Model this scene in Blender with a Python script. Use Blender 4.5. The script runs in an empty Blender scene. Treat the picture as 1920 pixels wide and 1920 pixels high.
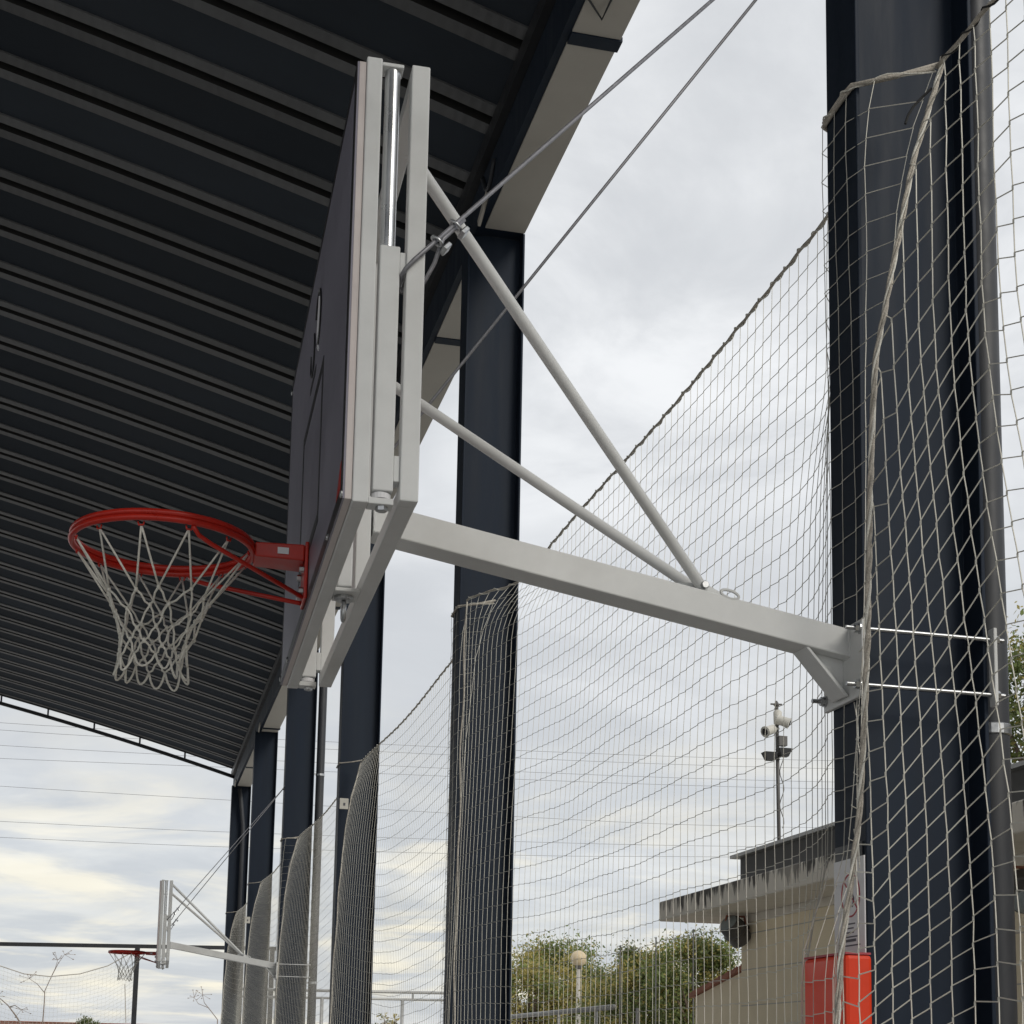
import bpy, bmesh, math, random
from mathutils import Vector, Matrix
R = math.radians
random.seed(7)

# ------------------------------------------------------------------ camera
scene = bpy.context.scene
FPX, CYPX, YAW, PITCH, ROLL, CAMZ = 2961.14, 1559.30, R(13.7231), R(8.319), R(1.0779), 1.6874
_F = Vector((math.sin(YAW)*math.cos(PITCH), math.cos(YAW)*math.cos(PITCH), math.sin(PITCH)))
_R0 = Vector((math.cos(YAW), -math.sin(YAW), 0))
_U0 = _R0.cross(_F)
_R = _R0*math.cos(ROLL) + _U0*math.sin(ROLL)
_U = -_R0*math.sin(ROLL) + _U0*math.cos(ROLL)
camd = bpy.data.cameras.new('camera')
cam = bpy.data.objects.new('camera', camd)
scene.collection.objects.link(cam)
cam.matrix_world = Matrix(((_R.x, _U.x, -_F.x, 0), (_R.y, _U.y, -_F.y, 0), (_R.z, _U.z, -_F.z, CAMZ), (0, 0, 0, 1)))
camd.sensor_width = 36.0
camd.lens = FPX/1920*36.0
camd.shift_y = (CYPX-960)/1920
camd.clip_start = 0.05
camd.clip_end = 3000
scene.camera = cam

def at(x, y, ax, v):
    """point where the ray of a photograph pixel meets a plane x|y|z = v"""
    d = _R*((x-960)/FPX) - _U*((y-CYPX)/FPX) + _F
    o = Vector((0, 0, CAMZ)); i = 'xyz'.index(ax)
    return o + d*((v-o[i])/d[i])

# ------------------------------------------------------------------ sky, sun, exposure
SUN_EL, SUN_AZ = R(33), R(155)         # soft sun behind cloud, over the photographer's right shoulder
world = bpy.data.worlds.new('World'); scene.world = world
world.use_nodes = True
wn, wl = world.node_tree.nodes, world.node_tree.links
wn.clear()
def W(t, **k):
    n = wn.new(t)
    for a, b in k.items(): setattr(n, a, b)
    return n
def wmath(op, a, b=None, clamp=False):
    n = W('ShaderNodeMath', operation=op, use_clamp=clamp)
    for i, v in enumerate((a, b)):
        if v is None: continue
        if isinstance(v, (int, float)): n.inputs[i].default_value = v
        else: wl.new(v, n.inputs[i])
    return n.outputs[0]
def wmix(fac, a, b):
    n = W('ShaderNodeMix', data_type='RGBA')
    for i, v in ((0, fac), (6, a), (7, b)):
        if isinstance(v, (int, float)): n.inputs[i].default_value = v
        elif isinstance(v, tuple): n.inputs[i].default_value = (*v, 1)
        else: wl.new(v, n.inputs[i])
    return n.outputs[2]
tc = W('ShaderNodeTexCoord')
sep = W('ShaderNodeSeparateXYZ'); wl.new(tc.outputs['Generated'], sep.inputs[0])
zc = wmath('MAXIMUM', sep.outputs[2], 0.0)
den = wmath('ADD', zc, 0.10)
comb = W('ShaderNodeCombineXYZ')
wl.new(wmath('DIVIDE', sep.outputs[0], den), comb.inputs[0])
wl.new(wmath('DIVIDE', sep.outputs[1], den), comb.inputs[1])
def wnoise(scale, detail, rough, off, dist=0.0):
    m = W('ShaderNodeMapping'); m.inputs['Location'].default_value = off
    wl.new(comb.outputs[0], m.inputs[0])
    n = W('ShaderNodeTexNoise'); n.inputs['Scale'].default_value = scale
    n.inputs['Detail'].default_value = detail; n.inputs['Roughness'].default_value = rough
    n.inputs['Distortion'].default_value = dist
    wl.new(m.outputs[0], n.inputs[0]); return n.outputs[0]
def wramp(v, p0, p1):
    n = W('ShaderNodeMapRange', interpolation_type='SMOOTHSTEP')
    n.inputs[1].default_value = p0; n.inputs[2].default_value = p1
    wl.new(v, n.inputs[0]); return n.outputs[0]
nishita = W('ShaderNodeTexSky', sky_type='NISHITA', sun_disc=False)
nishita.sun_elevation = SUN_EL; nishita.sun_rotation = SUN_AZ
nishita.air_density = 1.0; nishita.dust_density = 2.0
big = wramp(wnoise(0.75, 6, 0.55, (3.1, 1.7, 0), 0.6), 0.36, 0.66)
fine = wramp(wnoise(2.1, 8, 0.60, (8.4, 5.2, 0), 0.9), 0.33, 0.70)
S = 10.0                                    # cloud radiance divided by background strength 0.1
col = wmix(big, (0.49*S, 0.505*S, 0.525*S), (0.70*S, 0.71*S, 0.72*S))
col = wmix(wmath('MULTIPLY', fine, 0.78), col, (0.46*S, 0.475*S, 0.495*S))
# low band: long grey cloud bars with warm light between them
low = wramp(sep.outputs[2], 0.27, 0.06)
bars = wramp(wnoise(1.25, 6, 0.55, (1.3, 9.1, 0), 0.5), 0.37, 0.53)
warm = wmix(bars, (0.78*S, 0.725*S, 0.58*S), (0.42*S, 0.445*S, 0.475*S))
warm = wmix(wramp(wnoise(1.7, 6, 0.6, (4.3, 2.1, 0), 0.4), 0.42, 0.70), warm, (0.57*S, 0.58*S, 0.575*S))
col = wmix(wmath('MULTIPLY', low, 0.80), col, warm)
col = wmix(0.06, col, nishita.outputs[0])
bg = W('ShaderNodeBackground'); bg.inputs[1].default_value = 0.1
wl.new(col, bg.inputs[0])
wo = W('ShaderNodeOutputWorld'); wl.new(bg.outputs[0], wo.inputs[0])

sd = bpy.data.lights.new('sun', 'SUN'); sd.energy = 0.9; sd.angle = R(20); sd.color = (1, 0.95, 0.86)
sun = bpy.data.objects.new('sun', sd); scene.collection.objects.link(sun)
sdir = Vector((math.sin(SUN_AZ)*math.cos(SUN_EL), math.cos(SUN_AZ)*math.cos(SUN_EL), math.sin(SUN_EL)))
sun.rotation_euler = sdir.to_track_quat('Z', 'Y').to_euler()
scene.view_settings.view_transform = 'Standard'
scene.view_settings.look = 'None'
scene.view_settings.exposure = 0.46
scene.view_settings.gamma = 1.0
scene.cycles.max_bounces = 6
scene.cycles.diffuse_bounces = 4

# ------------------------------------------------------------------ materials
def mat(name, col, rough=0.5, metal=0.0, var=0.12, scale=6.0, bump=0.0, bscale=120.0, dirt=None, dirt_amt=0.35, stretch=(1, 1, 1), spec=0.5, transl=0.0, rand=0.0, crimp=0.0):
    m = bpy.data.materials.new(name); m.use_nodes = True
    N, L = m.node_tree.nodes, m.node_tree.links
    b = N['Principled BSDF']
    b.inputs['Metallic'].default_value = metal
    b.inputs['Specular IOR Level'].default_value = spec
    t = N.new('ShaderNodeTexCoord'); mp = N.new('ShaderNodeMapping'); mp.inputs['Scale'].default_value = stretch
    L.new(t.outputs['Object'], mp.inputs[0])
    n = N.new('ShaderNodeTexNoise'); n.inputs['Scale'].default_value = scale; n.inputs['Detail'].default_value = 7; n.inputs['Roughness'].default_value = 0.62
    L.new(mp.outputs[0], n.inputs[0])
    r = N.new('ShaderNodeMapRange'); r.inputs[1].default_value = 0.3; r.inputs[2].default_value = 0.7
    r.inputs[3].default_value = 1-var; r.inputs[4].default_value = 1+var
    L.new(n.outputs[0], r.inputs[0])
    mx = N.new('ShaderNodeMix'); mx.data_type = 'RGBA'; mx.blend_type = 'MULTIPLY'; mx.inputs[0].default_value = 1
    mx.inputs[6].default_value = (*col, 1); L.new(r.outputs[0], mx.inputs[7])
    out = mx.outputs[2]
    if rand:                              # each sheet weathered a little differently
        oi = N.new('ShaderNodeObjectInfo'); ra = N.new('ShaderNodeMapRange'); ra.inputs[3].default_value = 1-rand; ra.inputs[4].default_value = 1+rand
        L.new(oi.outputs['Random'], ra.inputs[0])
        mr = N.new('ShaderNodeMix'); mr.data_type = 'RGBA'; mr.blend_type = 'MULTIPLY'; mr.inputs[0].default_value = 1
        L.new(out, mr.inputs[6]); L.new(ra.outputs[0], mr.inputs[7]); out = mr.outputs[2]
    if dirt:
        n2 = N.new('ShaderNodeTexNoise'); n2.inputs['Scale'].default_value = scale*0.37; n2.inputs['Detail'].default_value = 9
        L.new(mp.outputs[0], n2.inputs[0])
        r2 = N.new('ShaderNodeMapRange'); r2.inputs[1].default_value = 0.48; r2.inputs[2].default_value = 0.72; r2.inputs[4].default_value = dirt_amt
        L.new(n2.outputs[0], r2.inputs[0])
        m2 = N.new('ShaderNodeMix'); m2.data_type = 'RGBA'
        L.new(r2.outputs[0], m2.inputs[0]); L.new(out, m2.inputs[6]); m2.inputs[7].default_value = (*dirt, 1)
        out = m2.outputs[2]
    L.new(out, b.inputs['Base Color'])
    rr = N.new('ShaderNodeMapRange'); rr.inputs[1].default_value = 0.3; rr.inputs[2].default_value = 0.7
    rr.inputs[3].default_value = max(0.02, rough-0.09); rr.inputs[4].default_value = min(1, rough+0.09)
    L.new(n.outputs[0], rr.inputs[0]); L.new(rr.outputs[0], b.inputs['Roughness'])
    if bump:
        n3 = N.new('ShaderNodeTexNoise'); n3.inputs['Scale'].default_value = bscale; n3.inputs['Detail'].default_value = 3
        L.new(t.outputs['Object'], n3.inputs[0])
        bp = N.new('ShaderNodeBump'); bp.inputs['Strength'].default_value = bump; bp.inputs['Distance'].default_value = 0.01
        L.new(n3.outputs[0], bp.inputs['Height']); L.new(bp.outputs[0], b.inputs['Normal'])
    if crimp:                             # pressed crimps across a folded sheet edge
        wv = N.new('ShaderNodeTexWave'); wv.bands_direction = 'X'; wv.inputs['Scale'].default_value = 4.0; wv.inputs['Distortion'].default_value = 0.6
        L.new(t.outputs['Object'], wv.inputs[0])
        bp = N.new('ShaderNodeBump'); bp.inputs['Strength'].default_value = crimp; bp.inputs['Distance'].default_value = 0.02
        L.new(wv.outputs['Fac'], bp.inputs['Height']); L.new(bp.outputs[0], b.inputs['Normal'])
    if transl:
        tr = N.new('ShaderNodeBsdfTranslucent'); L.new(out, tr.inputs[0])
        ms = N.new('ShaderNodeMixShader'); ms.inputs[0].default_value = transl
        L.new(b.outputs[0], ms.inputs[1]); L.new(tr.outputs[0], ms.inputs[2])
        L.new(ms.outputs[0], N['Material Output'].inputs[0])
    return m

M = dict(
    white=mat('white_powder_coat', (0.68, 0.69, 0.685), 0.40, var=0.07, scale=6, dirt=(0.42, 0.41, 0.38), dirt_amt=0.40),
    board_edge=mat('board_edge', (0.66, 0.60, 0.58), 0.5, var=0.08, scale=9, dirt=(0.50, 0.40, 0.40), dirt_amt=0.4),
    board=mat('board_grey', (0.24, 0.23, 0.285), 0.4, var=0.05, scale=2.5),
    line=mat('board_line', (0.012, 0.012, 0.014), 0.4, var=0.05),
    chrome=mat('chrome', (0.66, 0.67, 0.68), 0.30, metal=1, var=0.03),
    zinc=mat('zinc', (0.50, 0.51, 0.52), 0.34, metal=1, var=0.12, scale=40, dirt=(0.30, 0.30, 0.30)),
    red=mat('rim_red', (0.53, 0.022, 0.010), 0.35, var=0.14, scale=14, dirt=(0.26, 0.010, 0.007), dirt_amt=0.5),
    cord=mat('white_cord', (0.80, 0.78, 0.71), 0.85, var=0.15, scale=50, bump=0.5, bscale=260),
    net=mat('net_twine', (0.70, 0.68, 0.61), 0.85, var=0.14, scale=9),
    rope=mat('net_rope', (0.52, 0.48, 0.42), 0.9, var=0.25, scale=40, bump=0.6, bscale=200),
    black_rope=mat('dark_rope', (0.03, 0.03, 0.03), 0.8, var=0.2),
    steel=mat('anthracite_steel', (0.0165, 0.0245, 0.040), 0.55, spec=0.15, var=0.14, scale=2.6, dirt=(0.033, 0.043, 0.058), dirt_amt=0.45, stretch=(4, 4, 0.35), bump=0.02, bscale=60),
    pan=mat('roof_pan', (0.039, 0.047, 0.059), 0.85, spec=0.10, rand=0.22, var=0.14, scale=1.4, dirt=(0.050, 0.056, 0.066), dirt_amt=0.35, bump=0.05, bscale=25),
    strip=mat('roof_flange', (0.100, 0.103, 0.108), 0.55, crimp=0.14, rand=0.18, var=0.22, scale=5, dirt=(0.074, 0.076, 0.082), dirt_amt=0.4, bump=0.12, bscale=40),
    slot=mat('roof_slot', (0.02, 0.02, 0.02), 0.8),
    soffit=mat('soffit_panel', (0.52, 0.49, 0.44), 0.6, var=0.06, scale=3, dirt=(0.40, 0.37, 0.33), dirt_amt=0.3),
    pipe=mat('grey_pipe', (0.034, 0.037, 0.044), 0.5, var=0.08, scale=6, dirt=(0.08, 0.08, 0.08), dirt_amt=0.3),
    pad=mat('red_pad', (0.90, 0.055, 0.010), 0.5, var=0.06, scale=6, bump=0.05, bscale=8),
    paper=mat('paper', (0.80, 0.80, 0.82), 0.6, var=0.04),
    ink=mat('ink', (0.10, 0.10, 0.12), 0.7), rink=mat('red_ink', (0.50, 0.10, 0.12), 0.7),
    render_wall=mat('beige_render', (0.88, 0.77, 0.57), 0.85, var=0.05, scale=3, dirt=(0.74, 0.63, 0.46), dirt_amt=0.3, bump=0.15, bscale=80),
    slate=mat('dark_fascia', (0.11, 0.11, 0.11), 0.7, var=0.2, scale=6),
    terracotta=mat('terracotta', (0.34, 0.14, 0.09), 0.8, var=0.25, scale=9),
    dark_metal=mat('black_metal', (0.02, 0.021, 0.024), 0.45, var=0.1),
    lamp_grey=mat('lamp_housing', (0.10, 0.095, 0.09), 0.45, var=0.15),
    camera_white=mat('camera_housing', (0.62, 0.60, 0.54), 0.5, var=0.1),
    glass=mat('lamp_glass', (0.30, 0.34, 0.35), 0.12, var=0.05),
    globe=mat('globe_lamp', (0.66, 0.53, 0.34), 0.4, var=0.05),
    cable=mat('wire_rope', (0.26, 0.26, 0.28), 0.5, metal=0.5, var=0.2, scale=60),
    galv=mat('galvanised', (0.42, 0.42, 0.41), 0.5, metal=0.6, var=0.12, scale=12),
    bark=mat('bark', (0.16, 0.12, 0.09), 0.9, var=0.3, scale=12, bump=0.5, bscale=40),
    twig=mat('pale_twig', (0.30, 0.24, 0.20), 0.9, var=0.3, scale=9),
    leaf_g=mat('leaf_green', (0.19, 0.24, 0.075), 0.6, var=0.35, scale=3, transl=0.35),
    leaf_y=mat('leaf_yellow', (0.44, 0.37, 0.12), 0.6, var=0.3, scale=3, transl=0.35),
    leaf_d=mat('leaf_dark', (0.14, 0.17, 0.06), 0.6, var=0.35, scale=3, transl=0.3),
    wire=mat('power_wire', (0.16, 0.16, 0.17), 0.6),
    asphalt=mat('court_concrete', (0.40, 0.395, 0.385), 0.85, var=0.10, scale=0.6, dirt=(0.31, 0.305, 0.30), bump=0.2, bscale=60),
    earth=mat('ground', (0.54, 0.53, 0.50), 0.95, var=0.2, scale=0.15, dirt=(0.22, 0.23, 0.15), dirt_amt=0.6, bump=0.3, bscale=8),
    brick=mat('wall_red', (0.24, 0.13, 0.10), 0.9, var=0.2, scale=2),
)
# stained concrete slab: dark runs coming down from the top edge
def slab_material():
    m = bpy.data.materials.new('stained_concrete'); m.use_nodes = True
    N, L = m.node_tree.nodes, m.node_tree.links; b = N['Principled BSDF']; b.inputs['Roughness'].default_value = 0.9
    t = N.new('ShaderNodeTexCoord')
    mp = N.new('ShaderNodeMapping'); mp.inputs['Scale'].default_value = (1.0, 5.0, 0.6); L.new(t.outputs['Object'], mp.inputs[0])
    n = N.new('ShaderNodeTexNoise'); n.inputs['Scale'].default_value = 2.2; n.inputs['Detail'].default_value = 6; n.inputs['Roughness'].default_value = 0.7
    L.new(mp.outputs[0], n.inputs[0])
    r = N.new('ShaderNodeMapRange'); r.inputs[1].default_value = 0.51; r.inputs[2].default_value = 0.56
    m2p = N.new('ShaderNodeMapping'); m2p.inputs['Scale'].default_value = (1, 1.1, 1); L.new(t.outputs['Object'], m2p.inputs[0])
    n2 = N.new('ShaderNodeTexNoise'); n2.inputs['Scale'].default_value = 0.8; L.new(m2p.outputs[0], n2.inputs[0])
    r2 = N.new('ShaderNodeMapRange'); r2.inputs[1].default_value = 0.30; r2.inputs[2].default_value = 0.46; L.new(n2.outputs[0], r2.inputs[0])
    # runs of different length below the top edge (z 3.18): compare a per-run noise with the height
    sx = N.new('ShaderNodeSeparateXYZ'); L.new(t.outputs['Object'], sx.inputs[0])
    hr = N.new('ShaderNodeMapRange'); hr.inputs[1].default_value = 2.97; hr.inputs[2].default_value = 3.19; hr.inputs[3].default_value = -0.16; hr.inputs[4].default_value = 0.10; hr.clamp = True
    L.new(sx.outputs[2], hr.inputs[0])
    ad = N.new('ShaderNodeMath'); ad.operation = 'ADD'; L.new(n.outputs[0], ad.inputs[0]); L.new(hr.outputs[0], ad.inputs[1])
    L.new(ad.outputs[0], r.inputs[0])
    mu = N.new('ShaderNodeMath'); mu.operation = 'MULTIPLY'; L.new(r.outputs[0], mu.inputs[0]); L.new(r2.outputs[0], mu.inputs[1])
    n3 = N.new('ShaderNodeTexNoise'); n3.inputs['Scale'].default_value = 7; n3.inputs['Detail'].default_value = 8; L.new(t.outputs['Object'], n3.inputs[0])
    base = N.new('ShaderNodeMix'); base.data_type = 'RGBA'; base.inputs[6].default_value = (0.66, 0.61, 0.53, 1); base.inputs[7].default_value = (0.85, 0.80, 0.71, 1)
    L.new(n3.outputs[0], base.inputs[0])
    mx = N.new('ShaderNodeMix'); mx.data_type = 'RGBA'; mx.inputs[7].default_value = (0.045, 0.042, 0.04, 1)
    mu2 = N.new('ShaderNodeMath'); mu2.operation = 'MULTIPLY'; mu2.inputs[1].default_value = 0.92; L.new(mu.outputs[0], mu2.inputs[0])
    L.new(mu2.outputs[0], mx.inputs[0]); L.new(base.outputs[2], mx.inputs[6]); L.new(mx.outputs[2], b.inputs['Base Color'])
    return m
M['slab'] = slab_material()

# ------------------------------------------------------------------ mesh helpers
COL = scene.collection
class MB:
    def __init__(s): s.v = []; s.f = []
    def add(s, vs, fs):
        k = len(s.v); s.v += [tuple(v) for v in vs]; s.f += [tuple(i+k for i in f) for f in fs]; return s
    def box(s, x0, x1, y0, y1, z0, z1):
        return s.add([(x0, y0, z0), (x1, y0, z0), (x1, y1, z0), (x0, y1, z0), (x0, y0, z1), (x1, y0, z1), (x1, y1, z1), (x0, y1, z1)],
                     [(0, 3, 2, 1), (4, 5, 6, 7), (0, 1, 5, 4), (1, 2, 6, 5), (2, 3, 7, 6), (3, 0, 4, 7)])
    def hexa(s, pts):      # 8 corners, bottom ring then top ring
        return s.add(pts, [(0, 3, 2, 1), (4, 5, 6, 7), (0, 1, 5, 4), (1, 2, 6, 5), (2, 3, 7, 6), (3, 0, 4, 7)])
    def beam(s, a, b, w, h, up=(0, 0, 1)):     # rectangular bar from a to b
        a, b = Vector(a), Vector(b); d = (b-a).normalized(); u = Vector(up)
        x = d.cross(u)
        if x.length < 1e-5: x = d.cross(Vector((1, 0, 0)))
        x.normalize(); y = x.cross(d).normalized()
        P = []
        for q in (a, b):
            for sx, sy in ((-1, -1), (1, -1), (1, 1), (-1, 1)): P.append(q + x*(sx*w/2) + y*(sy*h/2))
        return s.add(P, [(0, 3, 2, 1), (4, 5, 6, 7), (0, 1, 5, 4), (1, 2, 6, 5), (2, 3, 7, 6), (3, 0, 4, 7)])
    def tube(s, pts, r, n=8, closed=False, caps=True):
        pts = [Vector(p) for p in pts]; N = len(pts)
        rs = r if isinstance(r, (list, tuple)) else [r]*N
        T = []
        for i in range(N):
            a = pts[(i-1) % N] if (closed or i > 0) else pts[i]
            b = pts[(i+1) % N] if (closed or i < N-1) else pts[i]
            d = b-a
            T.append(d.normalized() if d.length > 1e-9 else Vector((0, 0, 1)))
        x = T[0].orthogonal().normalized(); V = []
        for i in range(N):
            x = x - T[i]*x.dot(T[i])
            x = x.normalized() if x.length > 1e-6 else T[i].orthogonal().normalized()
            y = T[i].cross(x)
            for k in range(n):
                a = 2*math.pi*k/n; V.append(pts[i] + (x*math.cos(a) + y*math.sin(a))*rs[i])
        F = []
        for i in range(N if closed else N-1):
            j = (i+1) % N
            for k in range(n): F.append((i*n+k, i*n+(k+1) % n, j*n+(k+1) % n, j*n+k))
        if caps and not closed:
            F.append(tuple(range(n-1, -1, -1))); F.append(tuple((N-1)*n+k for k in range(n)))
        return s.add(V, F)
    def lathe(s, c, prof, n=16, axis=(0, 0, 1)):
        ax = Vector(axis).normalized(); x = ax.orthogonal().normalized(); y = ax.cross(x); c = Vector(c); V = []; F = []
        for r, h in prof:
            for k in range(n):
                a = 2*math.pi*k/n; V.append(c + ax*h + (x*math.cos(a)+y*math.sin(a))*r)
        for i in range(len(prof)-1):
            for k in range(n): F.append((i*n+k, i*n+(k+1) % n, (i+1)*n+(k+1) % n, (i+1)*n+k))
        F.append(tuple(range(n-1, -1, -1))); F.append(tuple((len(prof)-1)*n+k for k in range(n)))
        return s.add(V, F)
    def prism(s, poly, ax, a0, a1):     # polygon in the plane normal to axis ax, extruded from a0 to a1
        n = len(poly)
        def P(p, a): return {'x': (a, p[0], p[1]), 'y': (p[0], a, p[1]), 'z': (p[0], p[1], a)}[ax]
        V = [P(p, a0) for p in poly] + [P(p, a1) for p in poly]
        return s.add(V, [tuple(range(n-1, -1, -1)), tuple(range(n, 2*n))] + [(i, (i+1) % n, n+(i+1) % n, n+i) for i in range(n)])
    def strand(s, a, b, r):             # three-sided thread
        d = b-a
        if d.length < 1e-6: return s
        x = d.orthogonal().normalized()*r; y = d.normalized().cross(x)
        V = []
        for q in (a, b):
            V += [q+x, q-x*0.5+y*0.866, q-x*0.5-y*0.866]
        return s.add(V, [(0, 1, 4, 3), (1, 2, 5, 4), (2, 0, 3, 5)])
    def mesh(s, name, m, smooth=False, origin=None):
        me = bpy.data.meshes.new(name)
        o = Vector(origin) if origin is not None else Vector()
        me.from_pydata([tuple(Vector(v)-o) for v in s.v], [], s.f); me.update()
        bm = bmesh.new(); bm.from_mesh(me); bmesh.ops.recalc_face_normals(bm, faces=bm.faces); bm.to_mesh(me); bm.free()
        for mm in (m if isinstance(m, (list, tuple)) else [m]): me.materials.append(mm)
        if smooth:
            for p in me.polygons: p.use_smooth = True
        return me
    def build(s, name, m, parent=None, smooth=False, bevel=0.0):
        o = bpy.data.objects.new(name, s.mesh(name, m, smooth, parent_world(parent)))
        COL.objects.link(o); o.parent = parent
        if bevel:
            b = o.modifiers.new('bevel', 'BEVEL'); b.width = bevel; b.segments = 2; b.limit_method = 'ANGLE'
        return o
def parent_world(p):
    v = Vector()
    while p is not None: v = v + p.location; p = p.parent
    return v
def tag(o, label=None, cat=None, group=None, kind=None):
    if label: o['label'] = label
    if cat: o['category'] = cat
    if group: o['group'] = group
    if kind: o['kind'] = kind
    return o
def thing(name, loc, label, cat, group=None):
    o = bpy.data.objects.new(name, None); COL.objects.link(o); o.location = loc; o.empty_display_size = 0.2
    return tag(o, label, cat, group)
def copy_tree(o, parent=None):
    c = o.copy(); COL.objects.link(c); c.parent = parent
    for ch in list(o.children): copy_tree(ch, c)
    return c
def smooth_angle(o, deg=40):
    for p in o.data.polygons: p.use_smooth = True
    o.data.set_sharp_from_angle(angle=R(deg))
    return o

# ------------------------------------------------------------------ layout constants (metres)
CX0, CX1 = 2.04, 2.44              # column: court face and outer face
FL = 0.2062                        # flange width
Y1, SP = 4.1957, 5.8418            # first column and bay length
CY = [Y1 + SP*i for i in range(-1, 6)]   # index 0 is the column beside the photographer
EAVE = 7.35
def roof_z(x): d = 2.06-x; return 7.81 + 0.295*d - 0.0075*d*d

# ------------------------------------------------------------------ setting
g = MB().add([(-900, -300, 0), (900, -300, 0), (900, 1800, 0), (-900, 1800, 0)], [(0, 1, 2, 3)]).build('ground', M['earth'])
tag(g, kind='structure')
c = MB().add([(-40, -12, 0.006), (4.3, -12, 0.006), (4.3, 46, 0.006), (-40, 46, 0.006)], [(0, 1, 2, 3)]).build('court', M['asphalt'])
tag(c, kind='structure')

# ------------------------------------------------------------------ sports canopy
can = thing('sports_canopy', (2.24, 15.0, 0), 'dark arched sports court canopy with ribbed roof on anthracite steel columns', 'canopy')
def column_mesh():
    t, w = 0.0135, 0.009
    x0, x1, h = CX0, CX1, FL/2
    P = [(x0, -h), (x0+t, -h), (x0+t, -w/2), (x1-t, -w/2), (x1-t, -h), (x1, -h), (x1, h), (x1-t, h), (x1-t, w/2), (x0+t, w/2), (x0+t, h), (x0, h)]
    return P
for i, yc in enumerate(CY):
    P = [(x, y+yc) for x, y in column_mesh()]
    o = MB().prism(P, 'z', 0.025, EAVE+0.02).build('column', M['steel'], can)
    b = o.modifiers.new('bevel', 'BEVEL'); b.width = 0.003; b.segments = 2; b.limit_method = 'ANGLE'
    bp = MB().box(CX0-0.08, CX1+0.08, yc-0.2, yc+0.2, 0.006, 0.03)
    bp.build('base_plate', M['steel'], o)
# eave beam (channel) and gutter box
MB().prism([(2.10, 7.36), (2.146, 7.36), (2.146, 7.46), (2.132, 7.46), (2.132, 7.765), (2.10, 7.765)], 'y', -9.0, 34.0).build('eave_beam', M['steel'], can)
MB().box(2.15, 2.43, -9.0, 34.0, 7.372, 7.66).build('gutter_box', M['steel'], can)
MB().box(2.045, 2.0985, -9.0, 34.0, 7.655, 7.775).build('closure_angle', M['dark_metal'], can)
bars = [7.785 + 3.87*k for k in range(-4, 7)]
stops = sorted([(b-0.05, b+0.05) for b in bars] + [(yc-0.14, yc+0.14) for yc in CY])
y = -8.9
for a, b in stops + [(33.9, 34)]:
    if a-y > 0.1:
        MB().box(2.147, 2.428, y, a, 7.350, 7.368).build('soffit_panel', M['soffit'], can, bevel=0.002)
    y = max(y, b)
for b in bars:
    MB().box(2.147, 2.44, b-0.05, b+0.05, 7.342, 7.37).build('gutter_bracket', M['steel'], can)
for k in (0, 1):
    yy = 7.56 + 11.7*k
    MB().tube([(2.15, yy-0.13, 7.335), (2.265, yy, 7.325), (2.27, yy-0.16, 7.335)], 0.007, 6).build('wire_strap', M['dark_metal'], can)
# roof sheets: shared mesh, arched across the court
PITCH_R = 0.811
prof = [(0.045, 0.16), (0.045, 0.0), (0.16, 0.0), (0.16, 0.014), (0.651, 0.014), (0.651, 0.0), (0.766, 0.0), (0.766, 0.16)]   # (along, up)
pmat = [2, 1, 1, 0, 1, 1, 2]
xs = [2.30 - 0.55*k for k in range(0, 75)]
bmv = []; bmf = []; mi = []
np_ = len(prof)
for x in xs:
    for a, u in prof: bmv.append((x, a, roof_z(x)+u))
for i in range(len(xs)-1):
    for k in range(np_-1):
        bmf.append((i*np_+k, i*np_+k+1, (i+1)*np_+k+1, (i+1)*np_+k)); mi.append(pmat[k])
    k0 = i*np_                       # slot top closing strip is carried by the neighbour cap below
me = bpy.data.meshes.new('roof_sheet')
ox = can.location
me.from_pydata([(v[0]-ox.x, v[1], v[2]) for v in bmv], [], bmf); me.update()
for m_ in ('pan', 'strip', 'slot'): me.materials.append(M[m_])
for p, k in zip(me.polygons, mi): p.material_index = k
capv = []; capf = []
for x in xs: capv += [(x-ox.x, -0.05, roof_z(x)+0.158), (x-ox.x, 0.05, roof_z(x)+0.158)]
for i in range(len(xs)-1): capf.append((2*i, 2*i+1, 2*i+3, 2*i+2))
capm = bpy.data.meshes.new('seam_cap'); capm.from_pydata(capv, [], capf); capm.materials.append(M['slot']); capm.update()
n0 = int((11.0+8.5)/PITCH_R); y0 = 11.0 - PITCH_R*n0
k = 0
while y0 + PITCH_R*k < 33.4:
    yy = y0 + PITCH_R*k
    o = bpy.data.objects.new('roof_sheet', me); COL.objects.link(o); o.parent = can; o.location = (0, yy-ox.y, 0)
    q = bpy.data.objects.new('seam_cap', capm); COL.objects.link(q); q.parent = o
    k += 1
ROOF_END = y0 + PITCH_R*k
# upper skin that closes the roof from above
sk = MB()
for i in range(len(xs)-1):
    a, b = xs[i], xs[i+1]
    sk.add([(a, y0-0.1, roof_z(a)+0.19), (a, ROOF_END+0.05, roof_z(a)+0.19), (b, ROOF_END+0.05, roof_z(b)+0.19), (b, y0-0.1, roof_z(b)+0.19)], [(0, 1, 2, 3)])
sk.build('roof_skin', M['pan'], can)
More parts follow.
